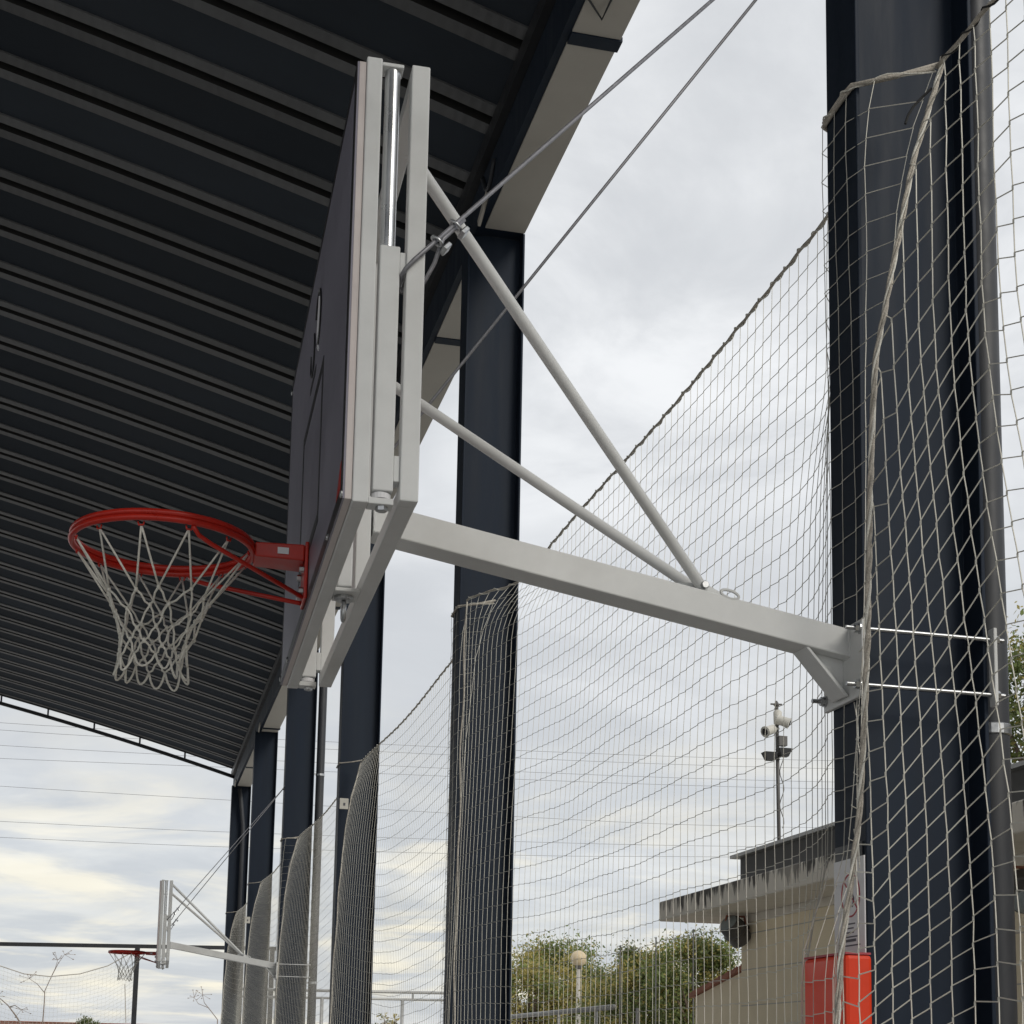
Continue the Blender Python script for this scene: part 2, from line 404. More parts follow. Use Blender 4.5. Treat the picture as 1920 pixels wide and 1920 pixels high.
# gable edge tube on stubs
gy = ROOF_END+0.12
gp = [(x, gy, roof_z(x)-0.16) for x in xs[:60]]
gt = MB().tube(gp, 0.04, 8).build('gable_tube', M['dark_metal'], can, smooth=True)
for j in range(1, 34):
    x = 2.0 - 0.95*j
    MB().tube([(x, gy, roof_z(x)-0.16), (x, gy, roof_z(x)+0.03)], 0.02, 6).build('gable_stub', M['dark_metal'], gt)
ed = MB()
for i in range(59):
    a, b = xs[i], xs[i+1]
    ed.hexa([(a, ROOF_END, roof_z(a)-0.02), (b, ROOF_END, roof_z(b)-0.02), (b, ROOF_END+0.04, roof_z(b)-0.02), (a, ROOF_END+0.04, roof_z(a)-0.02),
             (a, ROOF_END, roof_z(a)+0.2), (b, ROOF_END, roof_z(b)+0.2), (b, ROOF_END+0.04, roof_z(b)+0.2), (a, ROOF_END+0.04, roof_z(a)+0.2)])
ed.build('gable_flashing', M['dark_metal'], can)
# small pale brackets under the eave at each column
for yc in CY[2:]:
    MB().beam((2.09, yc-0.45, 7.42), (2.09, yc-0.20, 7.34), 0.02, 0.05).build('eave_bracket', M['soffit'], can, bevel=0.002)
# grey flexible conduit by the second column head
cp = [(2.09, 9.75-0.35*t, 7.62-0.35*math.sin(t*2.6)*0.6+0.05*t) for t in [j/10 for j in range(11)]]
MB().tube(cp, 0.016, 8).build('conduit', M['pipe'], can, smooth=True)
# downpipes
def downpipe(yc):
    d = MB().tube([(2.540, yc+0.06, 0.05), (2.540, yc+0.06, 7.4)], 0.058, 20).build('downpipe', M['pipe'], can, smooth=False)
    smooth_angle(d)
    for z in (2.70, 5.6):
        MB().lathe((2.540, yc+0.06, z), [(0.060, 0), (0.0635, 0.003), (0.0635, 0.032), (0.060, 0.035)], 20).build('pipe_clamp', M['zinc'], d)
        MB().box(2.43, 2.47, yc-0.012, yc+0.012, z+0.005, z+0.03).build('clamp_screw', M['zinc'], d)
    return d
downpipe(CY[1]); downpipe(CY[4])
pp = [(2.20, CY[6]-0.11, 7.3), (2.24, CY[6]-0.14, 7.0), (2.30, CY[6]-0.14, 6.5), (2.30, CY[6]-0.14, 3.0)]
MB().tube(pp, 0.045, 10).build('conduit', M['pipe'], can, smooth=True)

# ------------------------------------------------------------------ basketball hoop
BY = R(1.3874)
bu = Vector((math.sin(BY), math.cos(BY), 0)); bn = Vector((math.cos(BY), -math.sin(BY), 0)); bo = Vector((0.4327, Y1, 0))
ZB, ZT, RIMZ = 2.8965, 3.9343, 3.05
def bp(a, b, z): return bo + bu*a + bn*b + Vector((0, 0, z))
class BB(MB):
    def bbox(s, a0, a1, b0, b1, z0, z1):
        return s.hexa([bp(a0, b0, z0), bp(a0, b1, z0), bp(a1, b1, z0), bp(a1, b0, z0), bp(a0, b0, z1), bp(a0, b1, z1), bp(a1, b1, z1), bp(a1, b0, z1)])
def make_hoop():
    root = thing('basketball_hoop', (CX0, Y1, 2.75), 'large near basketball hoop with red rim on white arm bolted to foremost column', 'basketball hoop', 'arm mounted basketball hoops')
    w = M['white']
    # backboard
    board = BB().bbox(-0.90, 0.90, 0.004, 0.020, ZB, ZT).build('backboard', M['board_edge'], root, bevel=0.0015)
    BB().bbox(-0.8995, 0.8995, 0.0, 0.004, ZB+0.001, ZT-0.001).build('board_face', M['board'], board)
    def line(a0, a1, z0, z1, m='line', b0=-0.0012): BB().bbox(a0, a1, b0, 0.0, z0, z1).build('board_line', M[m], board)
    line(-0.8993, -0.86, ZB+0.002, ZT-0.002); line(0.885, 0.8993, ZB+0.002, ZT-0.002)
    line(-0.86, 0.885, ZB+0.002, ZB+0.035); line(-0.86, 0.885, ZT-0.02, ZT-0.002)
    t = 0.03
    line(-0.295, -0.295+t, 3.05, 3.50); line(0.295-t, 0.295, 3.05, 3.50); line(-0.295+t, 0.295-t, 3.47, 3.50); line(-0.295+t, 0.295-t, 3.05, 3.08)
    BB().hexa([bp(a, b, z) for z, aa in ((2.935, ((-0.855, -0.0011), (-0.76, -0.0011), (-0.76, 0), (-0.855, 0))), (3.0, ((-0.855, -0.0011), (-0.84, -0.0011), (-0.84, 0), (-0.855, 0)))) for a, b in aa]).build('red_mark', M['red'], board)
    # worn emblem above the target square
    for aa, zz, r, a0_, a1_ in ((-0.08, 3.70, 0.075, 0.4, 4.6), (0.06, 3.66, 0.055, 2.2, 6.6)):
        ring = [bp(aa+r*math.cos(t_), -0.0008, zz+r*1.1*math.sin(t_)) for t_ in [a0_+(a1_-a0_)*j/20 for j in range(21)]]
        BB().tube(ring, 0.004, 5).build('emblem_stroke', M['line'], board)
    BB().tube([bp(-0.10, -0.0008, 3.76), bp(-0.07, -0.0008, 3.66), bp(-0.11, -0.0008, 3.60)], 0.004, 5).build('emblem_stroke', M['paper'], board)
    BB().bbox(-0.05, 0.12, -0.001, 0, 3.565, 3.585).build('emblem_stroke', M['line'], board)
    for a, z in ((-0.893, ZB+0.012), (0.893, ZB+0.02), (0.89, ZT-0.03), (-0.6, ZB+0.012), (0.6, ZB+0.012)):
        BB().lathe(bp(a, -0.006, z), [(0.006, 0), (0.009, 0.002), (0.009, 0.006)], 10, axis=bn).build('board_screw', M['zinc'], board)
    # moving frame (behind the board)
    mf = BB().bbox(-0.905, -0.862, 0.0205, 0.056, ZB-0.006, ZT+0.012).build('moving_frame_post', w, root, bevel=0.003)
    BB().bbox(0.862, 0.905, 0.0205, 0.056, ZB-0.006, ZT+0.012).build('moving_frame_post', w, root, bevel=0.003)
    BB().bbox(-0.8615, 0.8615, 0.0206, 0.0555, ZB-0.006, ZB+0.036).build('moving_frame_rail', w, root, bevel=0.003)
    BB().bbox(-0.8615, 0.8615, 0.0206, 0.0555, ZT-0.030, ZT+0.012).build('moving_frame_rail', w, root, bevel=0.003)
    for a in (-0.35, 0.35):
        BB().bbox(a-0.02, a+0.02, 0.0206, 0.0555, ZB+0.0365, ZT-0.0305).build('moving_frame_rail', w, root, bevel=0.003)
    for sgn in (-1, 1):
        a = sgn*0.878
        # slide: chrome rod, sleeve, end lugs and bolts
        rod = BB().tube([bp(a, 0.083, ZB+0.012), bp(a, 0.083, ZT-0.001)], 0.0175, 24).build('slide_rod', M['chrome'], root); smooth_angle(rod)
        BB().bbox(a-0.022, a+0.022, 0.0562, 0.106, ZT-0.002, ZT+0.007).build('slide_lug', w, root, bevel=0.002)
        BB().bbox(a-0.022, a+0.022, 0.0562, 0.112, ZB-0.005, ZB+0.010).build('slide_lug', w, root, bevel=0.002)
        BB().lathe(bp(a-0.004, 0.088, ZB-0.017), [(0.008, 0), (0.0135, 0.002), (0.0135, 0.012)], 6).build('slide_bolt', M['zinc'], root)
        BB().lathe(bp(a, 0.086, ZB+0.011), [(0.022, 0), (0.022, 0.012)], 18).build('slide_bush', M['paper'], root)
        BB().bbox(a-0.023, a+0.023, 0.0645, 0.110, ZB+0.026, 3.497).build('slide_sleeve', w, root, bevel=0.003)
        BB().bbox(a-0.02, a+0.02, 0.110, 0.124, 3.43, 3.485).build('sleeve_bracket', w, root, bevel=0.002)
        BB().bbox(a-0.02, a+0.02, 0.110, 0.124, ZB+0.05, ZB+0.11).build('sleeve_bracket', w, root, bevel=0.002)
    # fixed frame
    z0, z1 = 2.902, 3.942
    for a0, a1 in ((-0.905, -0.865), (0.865, 0.905)):
        BB().bbox(a0, a1, 0.124, 0.166, z0, z1).build('fixed_frame_post', w, root, bevel=0.003)
    BB().bbox(-0.8645, 0.8645, 0.1245, 0.1655, z0, z0+0.04).build('fixed_frame_rail', w, root, bevel=0.003)
    BB().bbox(-0.8645, 0.8645, 0.1245, 0.1655, z1-0.04, z1).build('fixed_frame_rail', w, root, bevel=0.003)
    BB().bbox(-0.06, 0.06, 0.125, 0.165, z0+0.0405, z1-0.0405).build('fixed_frame_upright', w, root, bevel=0.003)
    # screw jack between the frames
    j = -0.17
    BB().bbox(j-0.02, j+0.02, 0.066, 0.104, ZB+0.02, 3.30).build('jack_tube', w, root, bevel=0.004)
    BB().bbox(j-0.05, j+0.05, 0.058, 0.122, ZB-0.002, ZB+0.008).build('jack_plate', w, root, bevel=0.002)
    BB().lathe(bp(j, 0.086, ZB-0.016), [(0.019, 0), (0.026, 0.004), (0.026, 0.0135)], 18).build('jack_nut', M['zinc'], root)
    ring = [bp(j + 0.016*math.cos(t_), 0.086, ZB-0.042 + 0.024*math.sin(t_)) for t_ in [2*math.pi*q/20 for q in range(20)]]
    smooth_angle(BB().tube(ring, 0.0065, 8, closed=True).build('jack_eye', M['zinc'], root), 60)
    # arm, end plate, gusset
    ang = math.atan2(-0.2195, 1.30)
    xa, xb_ = 0.605, 2.0215
    za = lambda x: 3.1475 + (x-0.71)*(-0.2195/1.30)
    hh = 0.043
    arm = MB().hexa([(xa, Y1-0.05, za(xa)-hh), (xb_, Y1-0.05, za(xb_)-hh), (xb_, Y1+0.05, za(xb_)-hh), (xa, Y1+0.05, za(xa)-hh),
                     (xa, Y1-0.05, za(xa)+hh), (xb_, Y1-0.05, za(xb_)+hh), (xb_, Y1+0.05, za(xb_)+hh), (xa, Y1+0.05, za(xa)+hh)]).build('arm', w, root, bevel=0.004)
    plate = MB().box(2.022, 2.038, Y1-0.129, Y1+0.131, 2.752, 2.979).build('mounting_plate', w, root, bevel=0.003)
    xg = 1.885
    MB().hexa([(xg, Y1-0.045, za(xg)-hh-0.001), (xg+0.012, Y1-0.045, za(xg)-hh-0.001), (xg+0.012, Y1+0.045, za(xg)-hh-0.001), (xg, Y1+0.045, za(xg)-hh-0.001),
               (2.009, Y1-0.045, 2.765), (2.0215, Y1-0.045, 2.768), (2.0215, Y1+0.045, 2.768), (2.009, Y1+0.045, 2.765)][::1]).build('gusset', w, root, bevel=0.002)
    MB().prism([(xg+0.012, za(xg+0.012)-hh-0.0005), (2.0215, za(2.0215)-hh-0.0005), (2.0215, 2.772)], 'y', Y1-0.006, Y1+0.006).build('gusset_web', w, root)
    rw = random.Random(9)
    def weld(loop, r=0.0042):
        P = []
        for a_, b_ in zip(loop, loop[1:]+loop[:1]):
            a_, b_ = Vector(a_), Vector(b_); n_ = max(2, int((b_-a_).length/0.006))
            P += [a_.lerp(b_, q/n_) + Vector((rw.uniform(-1, 1), rw.uniform(-1, 1), rw.uniform(-1, 1)))*0.0007 for q in range(n_)]
        MB().tube(P, [r*rw.uniform(0.75, 1.2) for _ in P], 6, closed=True).build('weld_bead', w, root, smooth=True)
    xw = 2.021
    weld([(xw, Y1-0.051, za(xw)-hh), (xw, Y1+0.051, za(xw)-hh), (xw, Y1+0.051, za(xw)+hh), (xw, Y1-0.051, za(xw)+hh)])
    xw = 0.607
    weld([(xw, Y1-0.051, za(xw)-hh), (xw, Y1+0.051, za(xw)-hh), (xw, Y1+0.051, za(xw)+hh), (xw, Y1-0.051, za(xw)+hh)])
    for yy in (Y1-0.117, Y1+0.117):
        for zz in (2.952, 2.785):
            rod = MB().tube([(1.978, yy, zz), (2.485, yy, zz)], 0.0068, 10).build('clamp_rod', M['zinc'], root); smooth_angle(rod)
            MB().lathe((2.004, yy, zz), [(0.0135, 0), (0.0135, 0.012)], 6, axis=(1, 0, 0)).build('clamp_nut', M['zinc'], root)
            MB().lathe((2.016, yy, zz), [(0.017, 0), (0.017, 0.0055)], 16, axis=(1, 0, 0)).build('washer', M['zinc'], root)
            MB().lathe((2.4555, yy, zz), [(0.0135, 0), (0.0135, 0.012)], 6, axis=(1, 0, 0)).build('clamp_nut', M['zinc'], root)
    for yy in (Y1-0.117, Y1+0.117):
        MB().box(2.4425, 2.4545, yy-0.02, yy+0.012, 2.75, 2.985).build('clamp_bar', w, root, bevel=0.003)
    # struts from the arm to the top rail
    jx, jz = 1.574, za(1.574)+hh+0.018
    for sgn in (-1, 1):
        e = bp(sgn*0.60, 0.158, z1-0.022)
        s_ = Vector((jx, Y1+sgn*0.018, jz))
        d = (e-s_).normalized()
        st = MB().tube([s_-d*0.012, e], 0.0165, 16).build('strut', w, root); smooth_angle(st)
    lug = MB().prism([(jx-0.075, za(jx-0.075)+hh-0.002), (jx+0.085, za(jx+0.085)+hh-0.002), (jx+0.075, za(jx+0.075)+hh+0.020), (jx+0.02, jz+0.016), (jx-0.02, jz+0.016), (jx-0.07, za(jx-0.07)+hh+0.018)], 'y', Y1-0.003, Y1+0.003).build('strut_lug', w, root)
    MB().lathe((jx, Y1-0.05, jz), [(0.010, 0), (0.012, 0.002), (0.012, 0.012), (0.006, 0.012), (0.006, 0.098)], 8, axis=(0, 1, 0)).build('strut_bolt', M['zinc'], root)
    sl = [(jx+0.03+0.055*math.cos(t_)*0.5+0.045, Y1-0.047, za(jx+0.09)+hh+0.010+0.012*math.sin(t_)-0.1*math.cos(t_)*0.055) for t_ in [2*math.pi*q/18 for q in range(18)]]
    MB().tube(sl, 0.0045, 6, closed=True).build('slotted_tab', w, root)
    # stay cables with wire clips
    for sgn in (-1, 1):
        a = bp(sgn*0.916, 0.168, 3.492); top = Vector((CX0-0.01, Y1+sgn*0.055, 5.385))
        d = (top-a).normalized()
        pts = [bp(sgn*0.86, 0.117, 3.425), bp(sgn*0.900, 0.115, 3.430), bp(sgn*0.914, 0.121, 3.438), bp(sgn*0.915, 0.140, 3.462), a] + [a+d*(0.03+q*0.2) for q in range(0, 5)] + [top]
        cb = MB().tube(pts, 0.0052, 10).build('stay_cable', M['cable'], root, smooth=True)
        tail = [bp(sgn*0.86, 0.119, 3.412), bp(sgn*0.862, 0.172, 3.44), bp(sgn*0.885, 0.19, 3.475), a + d*0.07 + Vector((0, 0, -0.011)), a + d*0.165 + Vector((0.0, 0, -0.0095))]
        MB().tube(tail, 0.005, 8).build('cable_tail', M['cable'], cb, smooth=True)
        for q in (0.045, 0.125):
            cpt = a + d*q + Vector((0, 0, -0.005)); sd_ = d.cross(Vector((0, 1, 0))).normalized()
            u_ = [cpt + sd_*(0.015*math.cos(t_)) + Vector((0, 0.012*math.sin(t_), 0)) for t_ in [2*math.pi*z/14 for z in range(14)]]
            MB().tube(u_, 0.0038, 6, closed=True).build('cable_clip', M['zinc'], cb, smooth=True)
            MB().beam(cpt - sd_*0.024 - d*0.012, cpt - sd_*0.024 + d*0.014, 0.026, 0.012, up=sd_).build('clip_saddle', M['zinc'], cb, bevel=0.003)
        MB().lathe(top + Vector((0.0, 0, 0)), [(0.012, -0.01), (0.012, 0.012)], 8, axis=(1, 0, 0)).build('cable_anchor', M['zinc'], cb)
    # rim
    rc = bo - bn*0.3868 + Vector((0, 0, RIMZ))
    rim = MB()
    for zz, rr in ((0.0075, 0.237), (-0.0085, 0.239)):
        rim.tube([rc + Vector((rr*math.cos(t_), rr*math.sin(t_), zz)) for t_ in [2*math.pi*q/72 for q in range(72)]], 0.0086, 12, closed=True)
    rim = rim.build('rim', M['red'], root, smooth=True)
    # bracket: hollow box from rim to board, back plate, two braces
    BB().hexa([bp(-0.05, -0.145, 3.024), bp(-0.055, -0.012, 3.020), bp(0.055, -0.012, 3.020), bp(0.05, -0.145, 3.024),
               bp(-0.05, -0.145, 3.064), bp(-0.055, -0.012, 3.066), bp(0.055, -0.012, 3.066), bp(0.05, -0.145, 3.064)]).build('rim_bracket', M['red'], rim, bevel=0.004)
    BB().bbox(-0.058, 0.058, -0.011, -0.0015, 2.915, 3.074).build('rim_back_plate', M['red'], rim, bevel=0.003)
    BB().bbox(-0.0562, -0.0551, -0.085, -0.055, 3.034, 3.052).build('rim_sticker', M['paper'], rim)
    for sgn in (-1, 1):
        s_ = rc + bn*0.075 + bu*(sgn*0.226) + Vector((0, 0, -0.018))
        k1 = s_ + bn*0.02 + bu*(-sgn*0.028) + Vector((0, 0, -0.020))
        e = bp(sgn*0.03, -0.012, 2.925)
        BB().tube([s_, k1*0.8+s_*0.2, k1*0.9+e*0.1, e], 0.0062, 8).build('rim_brace', M['red'], rim, smooth=True)
        for zz in (2.94, 3.0):
            BB().lathe(bp(sgn*0.042, -0.024, zz), [(0.008, 0), (0.0095, 0.002), (0.0095, 0.012)], 6, axis=bn).build('rim_bolt', M['zinc'], rim)
    rng = random.Random(3)
    hooks = MB()
    for q in range(12):
        t_ = 2*math.pi*(q+0.5)/12
        p = rc + Vector((0.232*math.cos(t_), 0.232*math.sin(t_), -0.018))
        tg = Vector((-math.sin(t_), math.cos(t_), 0))
        hooks.tube([p - tg*0.008, p - tg*0.006 + Vector((0, 0, -0.009)), p + tg*0.006 + Vector((0, 0, -0.009)), p + tg*0.008], 0.0026, 5)
    tag(hooks.build('net_hook', M['red'], rim, smooth=True), kind='stuff')
    # net
    levels = [(0.230, -0.025), (0.140, -0.160), (0.112, -0.205), (0.096, -0.250), (0.087, -0.295), (0.083, -0.330)]
    def node(k, h):       # h in half steps
        r_, z_ = levels[k]; t_ = 2*math.pi*(h/2+0.5)/12
        rr = random.Random(k*100+h % 24)
        j_ = 0.0 if k == 0 else 0.010
        return rc + Vector((r_*math.cos(t_) + rr.uniform(-j_, j_) - 0.012*k/5, r_*math.sin(t_) + rr.uniform(-j_, j_), z_ + rr.uniform(-j_, j_)))
    net = MB()
    for k in range(5):
        for q in range(12):
            h = (2*q + k) % 24
            for s_ in (-1, 1):
                a, b = node(k, h), node(k+1, (h+s_) % 24)
                mid = (a+b)/2; out = Vector((mid.x-rc.x, mid.y-rc.y, 0)).normalized()
                tg = Vector((-out.y, out.x, 0))*s_
                bow = 0.0 if k == 0 else 0.0035
                ctl = [a, a*0.7+b*0.3 + tg*bow*0.8 + Vector((0, 0, -bow*0.3)), a*0.3+b*0.7 - tg*bow*0.5 + Vector((0, 0, -bow)), b]
                net.tube(ctl, 0.0028, 6)
            if k: net.lathe(node(k, h), [(0.002, -0.007), (0.0052, -0.003), (0.0052, 0.003), (0.002, 0.007)], 6)
    for q in range(12):
        h = (2*q+5) % 24
        a, b = node(5, h), node(5, (h+2) % 24); m_ = (a+b)/2
        out = Vector((m_.x-rc.x, m_.y-rc.y, 0)).normalized()
        dz = rng.uniform(0.036, 0.05)
        P = []
        for t_ in [z/8 for z in range(9)]:
            P.append(a*(1-t_) + b*t_ + Vector((0, 0, -dz*math.sin(math.pi*t_)**0.7)) + out*0.012*math.sin(math.pi*t_))
        net.tube(P, 0.0030, 6)
    tag(net.build('rim_net', M['cord'], rim, smooth=True), label='white knotted cord net hanging from the red rim')
    return root
hoop = make_hoop()
hoop2 = copy_tree(hoop); hoop2.location = hoop.location + Vector((0, 3*SP, 0))
hoop2['label'] = 'small distant basketball hoop on white arm bolted to the fourth column'

# ------------------------------------------------------------------ protective nets
SEAM = [(4.72, 2.25), (4.66, 2.235), (4.35, 2.14), (3.70, 2.022), (2.9, 1.975), (2.35, 1.935), (1.98, 1.885), (1.2, 1.86), (0.2, 1.86)]
SEAM_FAR = [(4.72, 2.25), (4.66, 2.235), (4.30, 2.14), (3.74, 2.076), (2.93, 2.035), (2.1, 2.015), (0.2, 2.0)]
def interp(tab, z):
    if z >= tab[0][0]: return tab[0][1]
    for (z0, x0), (z1, x1) in zip(tab, tab[1:]):
        if z >= z1:
            t = (z-z1)/(z0-z1); return x1 + (x0-x1)*t
    return tab[-1][1]
def sstep(a, b, v):
    t = max(0, min(1, (v-a)/(b-a))); return t*t*(3-2*t)
def bay_net(k, label, yfar, ynear, wrap, seam_near, tilt, cell, rad, seed, seam_far=SEAM_FAR, belly=0.05, blend=0.35, knot=0.005, base_tab=None, shear=0.0):
    """netting of one bay; yfar = far border (hangs in front of the far column), ynear = near border; wrap = column centre the near end folds round"""
    rng = random.Random(seed)
    root = thing('protective_net', (2.2, (yfar+ynear)/2, 0.1), label, 'net', 'protective nets hung between the canopy columns')
    L = yfar-ynear
    cy_, cz_ = cell
    nu = max(8, int(L/cy_)); zt, zb = 4.67, 0.25
    nv = int((zt-zb)/cz_)
    ph = [rng.uniform(0, 6.28) for _ in range(6)]
    def X(y, z):
        far = interp(seam_far, z)
        base = 2.28 - belly*sstep(4.6, 2.5, z) if base_tab is None else interp(base_tab, z)
        s = (yfar-y)/L
        x = far + (base-far)*sstep(0.0, blend if k != 1 else 0.09+0.26*sstep(4.72, 4.2, z), s)
        x -= belly*math.sin(math.pi*max(0, min(1, s)))*sstep(4.6, 2.2, z)
        if wrap is not None and y < wrap+2:
            f = wrap + FL/2 + 0.012
            lim = 2.028 - (0.10*sstep(2.35, 1.95, z) if wrap < 6 else 0.0)
            e_ = max(0.0, min(1.0, (y-f)/((0.045+(0.165*sstep(4.62, 3.5, z) if wrap < 6 else 0.0))*(wrap+FL/2))))
            if e_ < 1: x = lim + (x-lim)*(1-(1-e_)**2) if y > f else min(x, lim)
            if y < wrap-FL/2-0.015:
                t = (wrap-FL/2-0.015-y)/max(1e-4, wrap-FL/2-0.015-ynear)
                x = lim + (interp(seam_near, z)-lim)*t
        x += 0.005*math.sin(2.1*y+ph[0]+1.3*z) + 0.004*math.sin(2.3*z+ph[1]-1.2*y)
        return x
    def P(i, j, jit=True):
        s = i/nu; y = yfar - L*s
        v = j/nv
        sag = tilt(s, v)
        z = zt - (zt-zb)*v - sag
        y -= shear*v*4.4*sstep(0.0, 0.08, s)
        if jit:
            amp = min(1, j/2.0)
            y += rng2(i, j)*cy_*0.035 + 0.012*math.sin(1.7*z+ph[2]+0.6*y)*amp
            z += (rng2(j+900, i)*0.035 + 0.05*math.sin(0.37*i+ph[5]+0.21*j))*cz_*amp
            y = min(max(y, ynear-0.004), yfar+0.004) if i in (0, nu) else y
        return Vector((X(y, z), y, z))
    def rng2(a, b):
        h = math.sin(a*127.1+b*311.7+seed*17.3)*43758.5453; return (h-math.floor(h))*2-1
    G = [[P(i, j) for j in range(nv+1)] for i in range(nu+1)]
    mb = MB()
    up = Vector((0, 0, knot/2))
    for i in range(nu+1):
        for j in range(nv+1):
            # cords are knotted over a short length: one side leaves above, the other below
            if i < nu: mb.strand(G[i][j]+up, G[i+1][j]-up, rad)
            if j < nv: mb.strand(G[i][j]-up, G[i][j+1]+up, rad)
            if j and knot > 0.001: mb.strand(G[i][j]-up, G[i][j]+up, rad*1.6)
    tag(mb.build('netting', M['net'], root), kind='stuff')
    # top rope, with a light twist of the lacing cord
    tp = [Vector((X(yfar-L*q/90, zt), yfar-L*q/90, zt+0.006-tilt(q/90, 0)+0.004*math.sin(q*1.9))) for q in range(91)]
    rp = MB().tube(tp, 0.006, 7).build('top_rope', M['rope'], root, smooth=True)
    hx = []
    for q in range(90*4+1):
        t = q/4; i = min(89, int(t)); p = tp[i].lerp(tp[i+1], t-i); hx.append(p + Vector((0.009*math.cos(q*0.8), 0, 0.010*math.sin(q*0.8))))
    MB().tube(hx, 0.003, 4).build('lacing_cord', M['cord'], rp, smooth=True)
    # far border rope
    bpz = [zt-(zt-zb)*q/70 for q in range(71)]
    b1 = [Vector((interp(seam_far, z)+0.006*math.sin(z*9+ph[3]), yfar+0.012*math.sin(z*5.3+ph[4]), z-tilt(0, (zt-z)/(zt-zb)))) for z in bpz]
    if k: MB().tube(b1, 0.006, 7).build('border_rope', M['rope'], root, smooth=True)
    return root, X
nosag = lambda s, v: 0.0
def tilt_std(top, mid):
    return lambda s, v: (top + (mid-top)*math.sin(math.pi*min(1, v*1.15)))*4*s*(1-s)
net_specs = []
names = [None,
 'pale square mesh net stretched between the first and second columns behind the white arm',
 'pale mesh net sagging between the second and third columns',
 'pale mesh net between the third and fourth columns beside the downpipe',
 'brownish looking mesh net between the fourth and fifth columns behind the distant hoop arm',
 'farthest mesh net between the last two columns of the canopy']
# bay beside the photographer: starts at the knotted seam in front of the first column
def near_net():
    root = thing('protective_net', (2.2, 1.5, 0.1), 'nearest wide mesh net at right edge in front of the foremost column', 'net', 'protective nets hung between the canopy columns')
    YS = CY[1]-0.245; XN = 2.15; cz_ = 0.090; zt, zb = 4.67, 0.25; rad = 0.0021; kn = 0.006
    def seam_y(z): return XN*YS/interp(SEAM, z)          # nominal strand position that meets the seam at height z
    def pos(yn, z):
        d = seam_y(z)-yn
        xs_ = interp(SEAM, z)
        x = xs_ + (2.22-xs_)*sstep(0.0, 0.9, d) + 0.006*math.sin(1.7*z+yn)
        return Vector((x, x*yn/XN, z)) if yn > 0.4 else Vector((x, yn*x/XN, z))
    def hsh(a, b): h = math.sin(a*127.1+b*311.7+3.3)*43758.5453; return (h-math.floor(h))*2-1
    ys = [4.60-0.084*i for i in range(70)]
    nv = int((zt-zb)/cz_)+3
    mb = MB(); G = {}
    for i, yn in enumerate(ys):
        for j in range(nv+1):
            z = zt - cz_*j
            d0 = seam_y(z)-yn
            v = j/nv
            z -= (0.85-0.45*sstep(0.35, 0.7, v))*max(0.0, 0.60-max(0.0, d0))*sstep(0.0, 0.20, v) + 0.10*min(1.0, max(0.0, d0)*0.4)*(1-v)
            z += hsh(i, j)*0.0035 + 0.006*math.sin(0.5*i+0.3*j)
            y_ = 4.60-(4.60-yn)*(1+0.32*sstep(3.9, 2.0, z)) + hsh(j+50, i)*0.0035 + 0.006*math.sin(2.0*z+0.8*i)
            if z > zb-0.1 and seam_y(z) > y_+0.012: G[i, j] = pos(y_, z)
    up = Vector((0, 0, kn))
    for (i, j), p in G.items():
        mb.strand(p-up, p+up, rad*1.5)
        if (i, j+1) in G: mb.strand(p-up, G[i, j+1]+up, rad)
        if (i+1, j) in G: mb.strand(p+up, G[i+1, j]-up, rad)
        if (i-1, j) not in G:                            # laced to the seam
            q = Vector((interp(SEAM, p.z-0.03), YS, p.z-0.035)); mb.strand(q, p-up, rad)
        if (i, j-1) not in G and j:
            q = Vector((interp(SEAM, p.z+0.05), YS, p.z+0.05)); mb.strand(p+up, q, rad)
    tag(mb.build('netting', M['net'], root), kind='stuff')
    tp = []
    for q in range(91):
        yn = seam_y(zt)+(-1.2-seam_y(zt))*q/90
        dd = seam_y(zt)-yn
        tp.append(pos(yn, zt-0.10*min(1.0, dd*0.4)+0.004*math.sin(q*1.9)))
    rp_ = MB().tube(tp, 0.007, 7).build('top_rope', M['rope'], root, smooth=True)
    hx = []
    for q in range(90*4+1):
        t = q/4; i = min(89, int(t)); hx.append(tp[i].lerp(tp[i+1], t-i) + Vector((0.009*math.cos(q*0.8), 0, 0.010*math.sin(q*0.8))))
    MB().tube(hx, 0.003, 4).build('lacing_cord', M['black_rope'], rp_, smooth=True)
near_net()
cells = [None, (0.083, 0.094), (0.085, 0.094), (0.088, 0.096), (0.088, 0.096), (0.088, 0.096)]
wraps = {1: CY[1], 2: CY[2], 4: CY[4]}
for b in range(1, 6):
    far = CY[b+1]-FL/2-0.13
    wr = wraps.get(b)
    near = (CY[b]-FL/2-0.13) if wr is not None else CY[b]+FL/2+0.02
    bay_net(b, names[b], far, near, wr, SEAM if b == 1 else SEAM_FAR, tilt_std(0.03, 0.30 if b > 1 else 0.03), cells[b], 0.0015 if b < 3 else 0.0014, 20+b, belly=0.05, seam_far=SEAM_FAR if b > 1 else [(4.72, 2.06), (4.2, 2.05), (0.2, 2.03)])
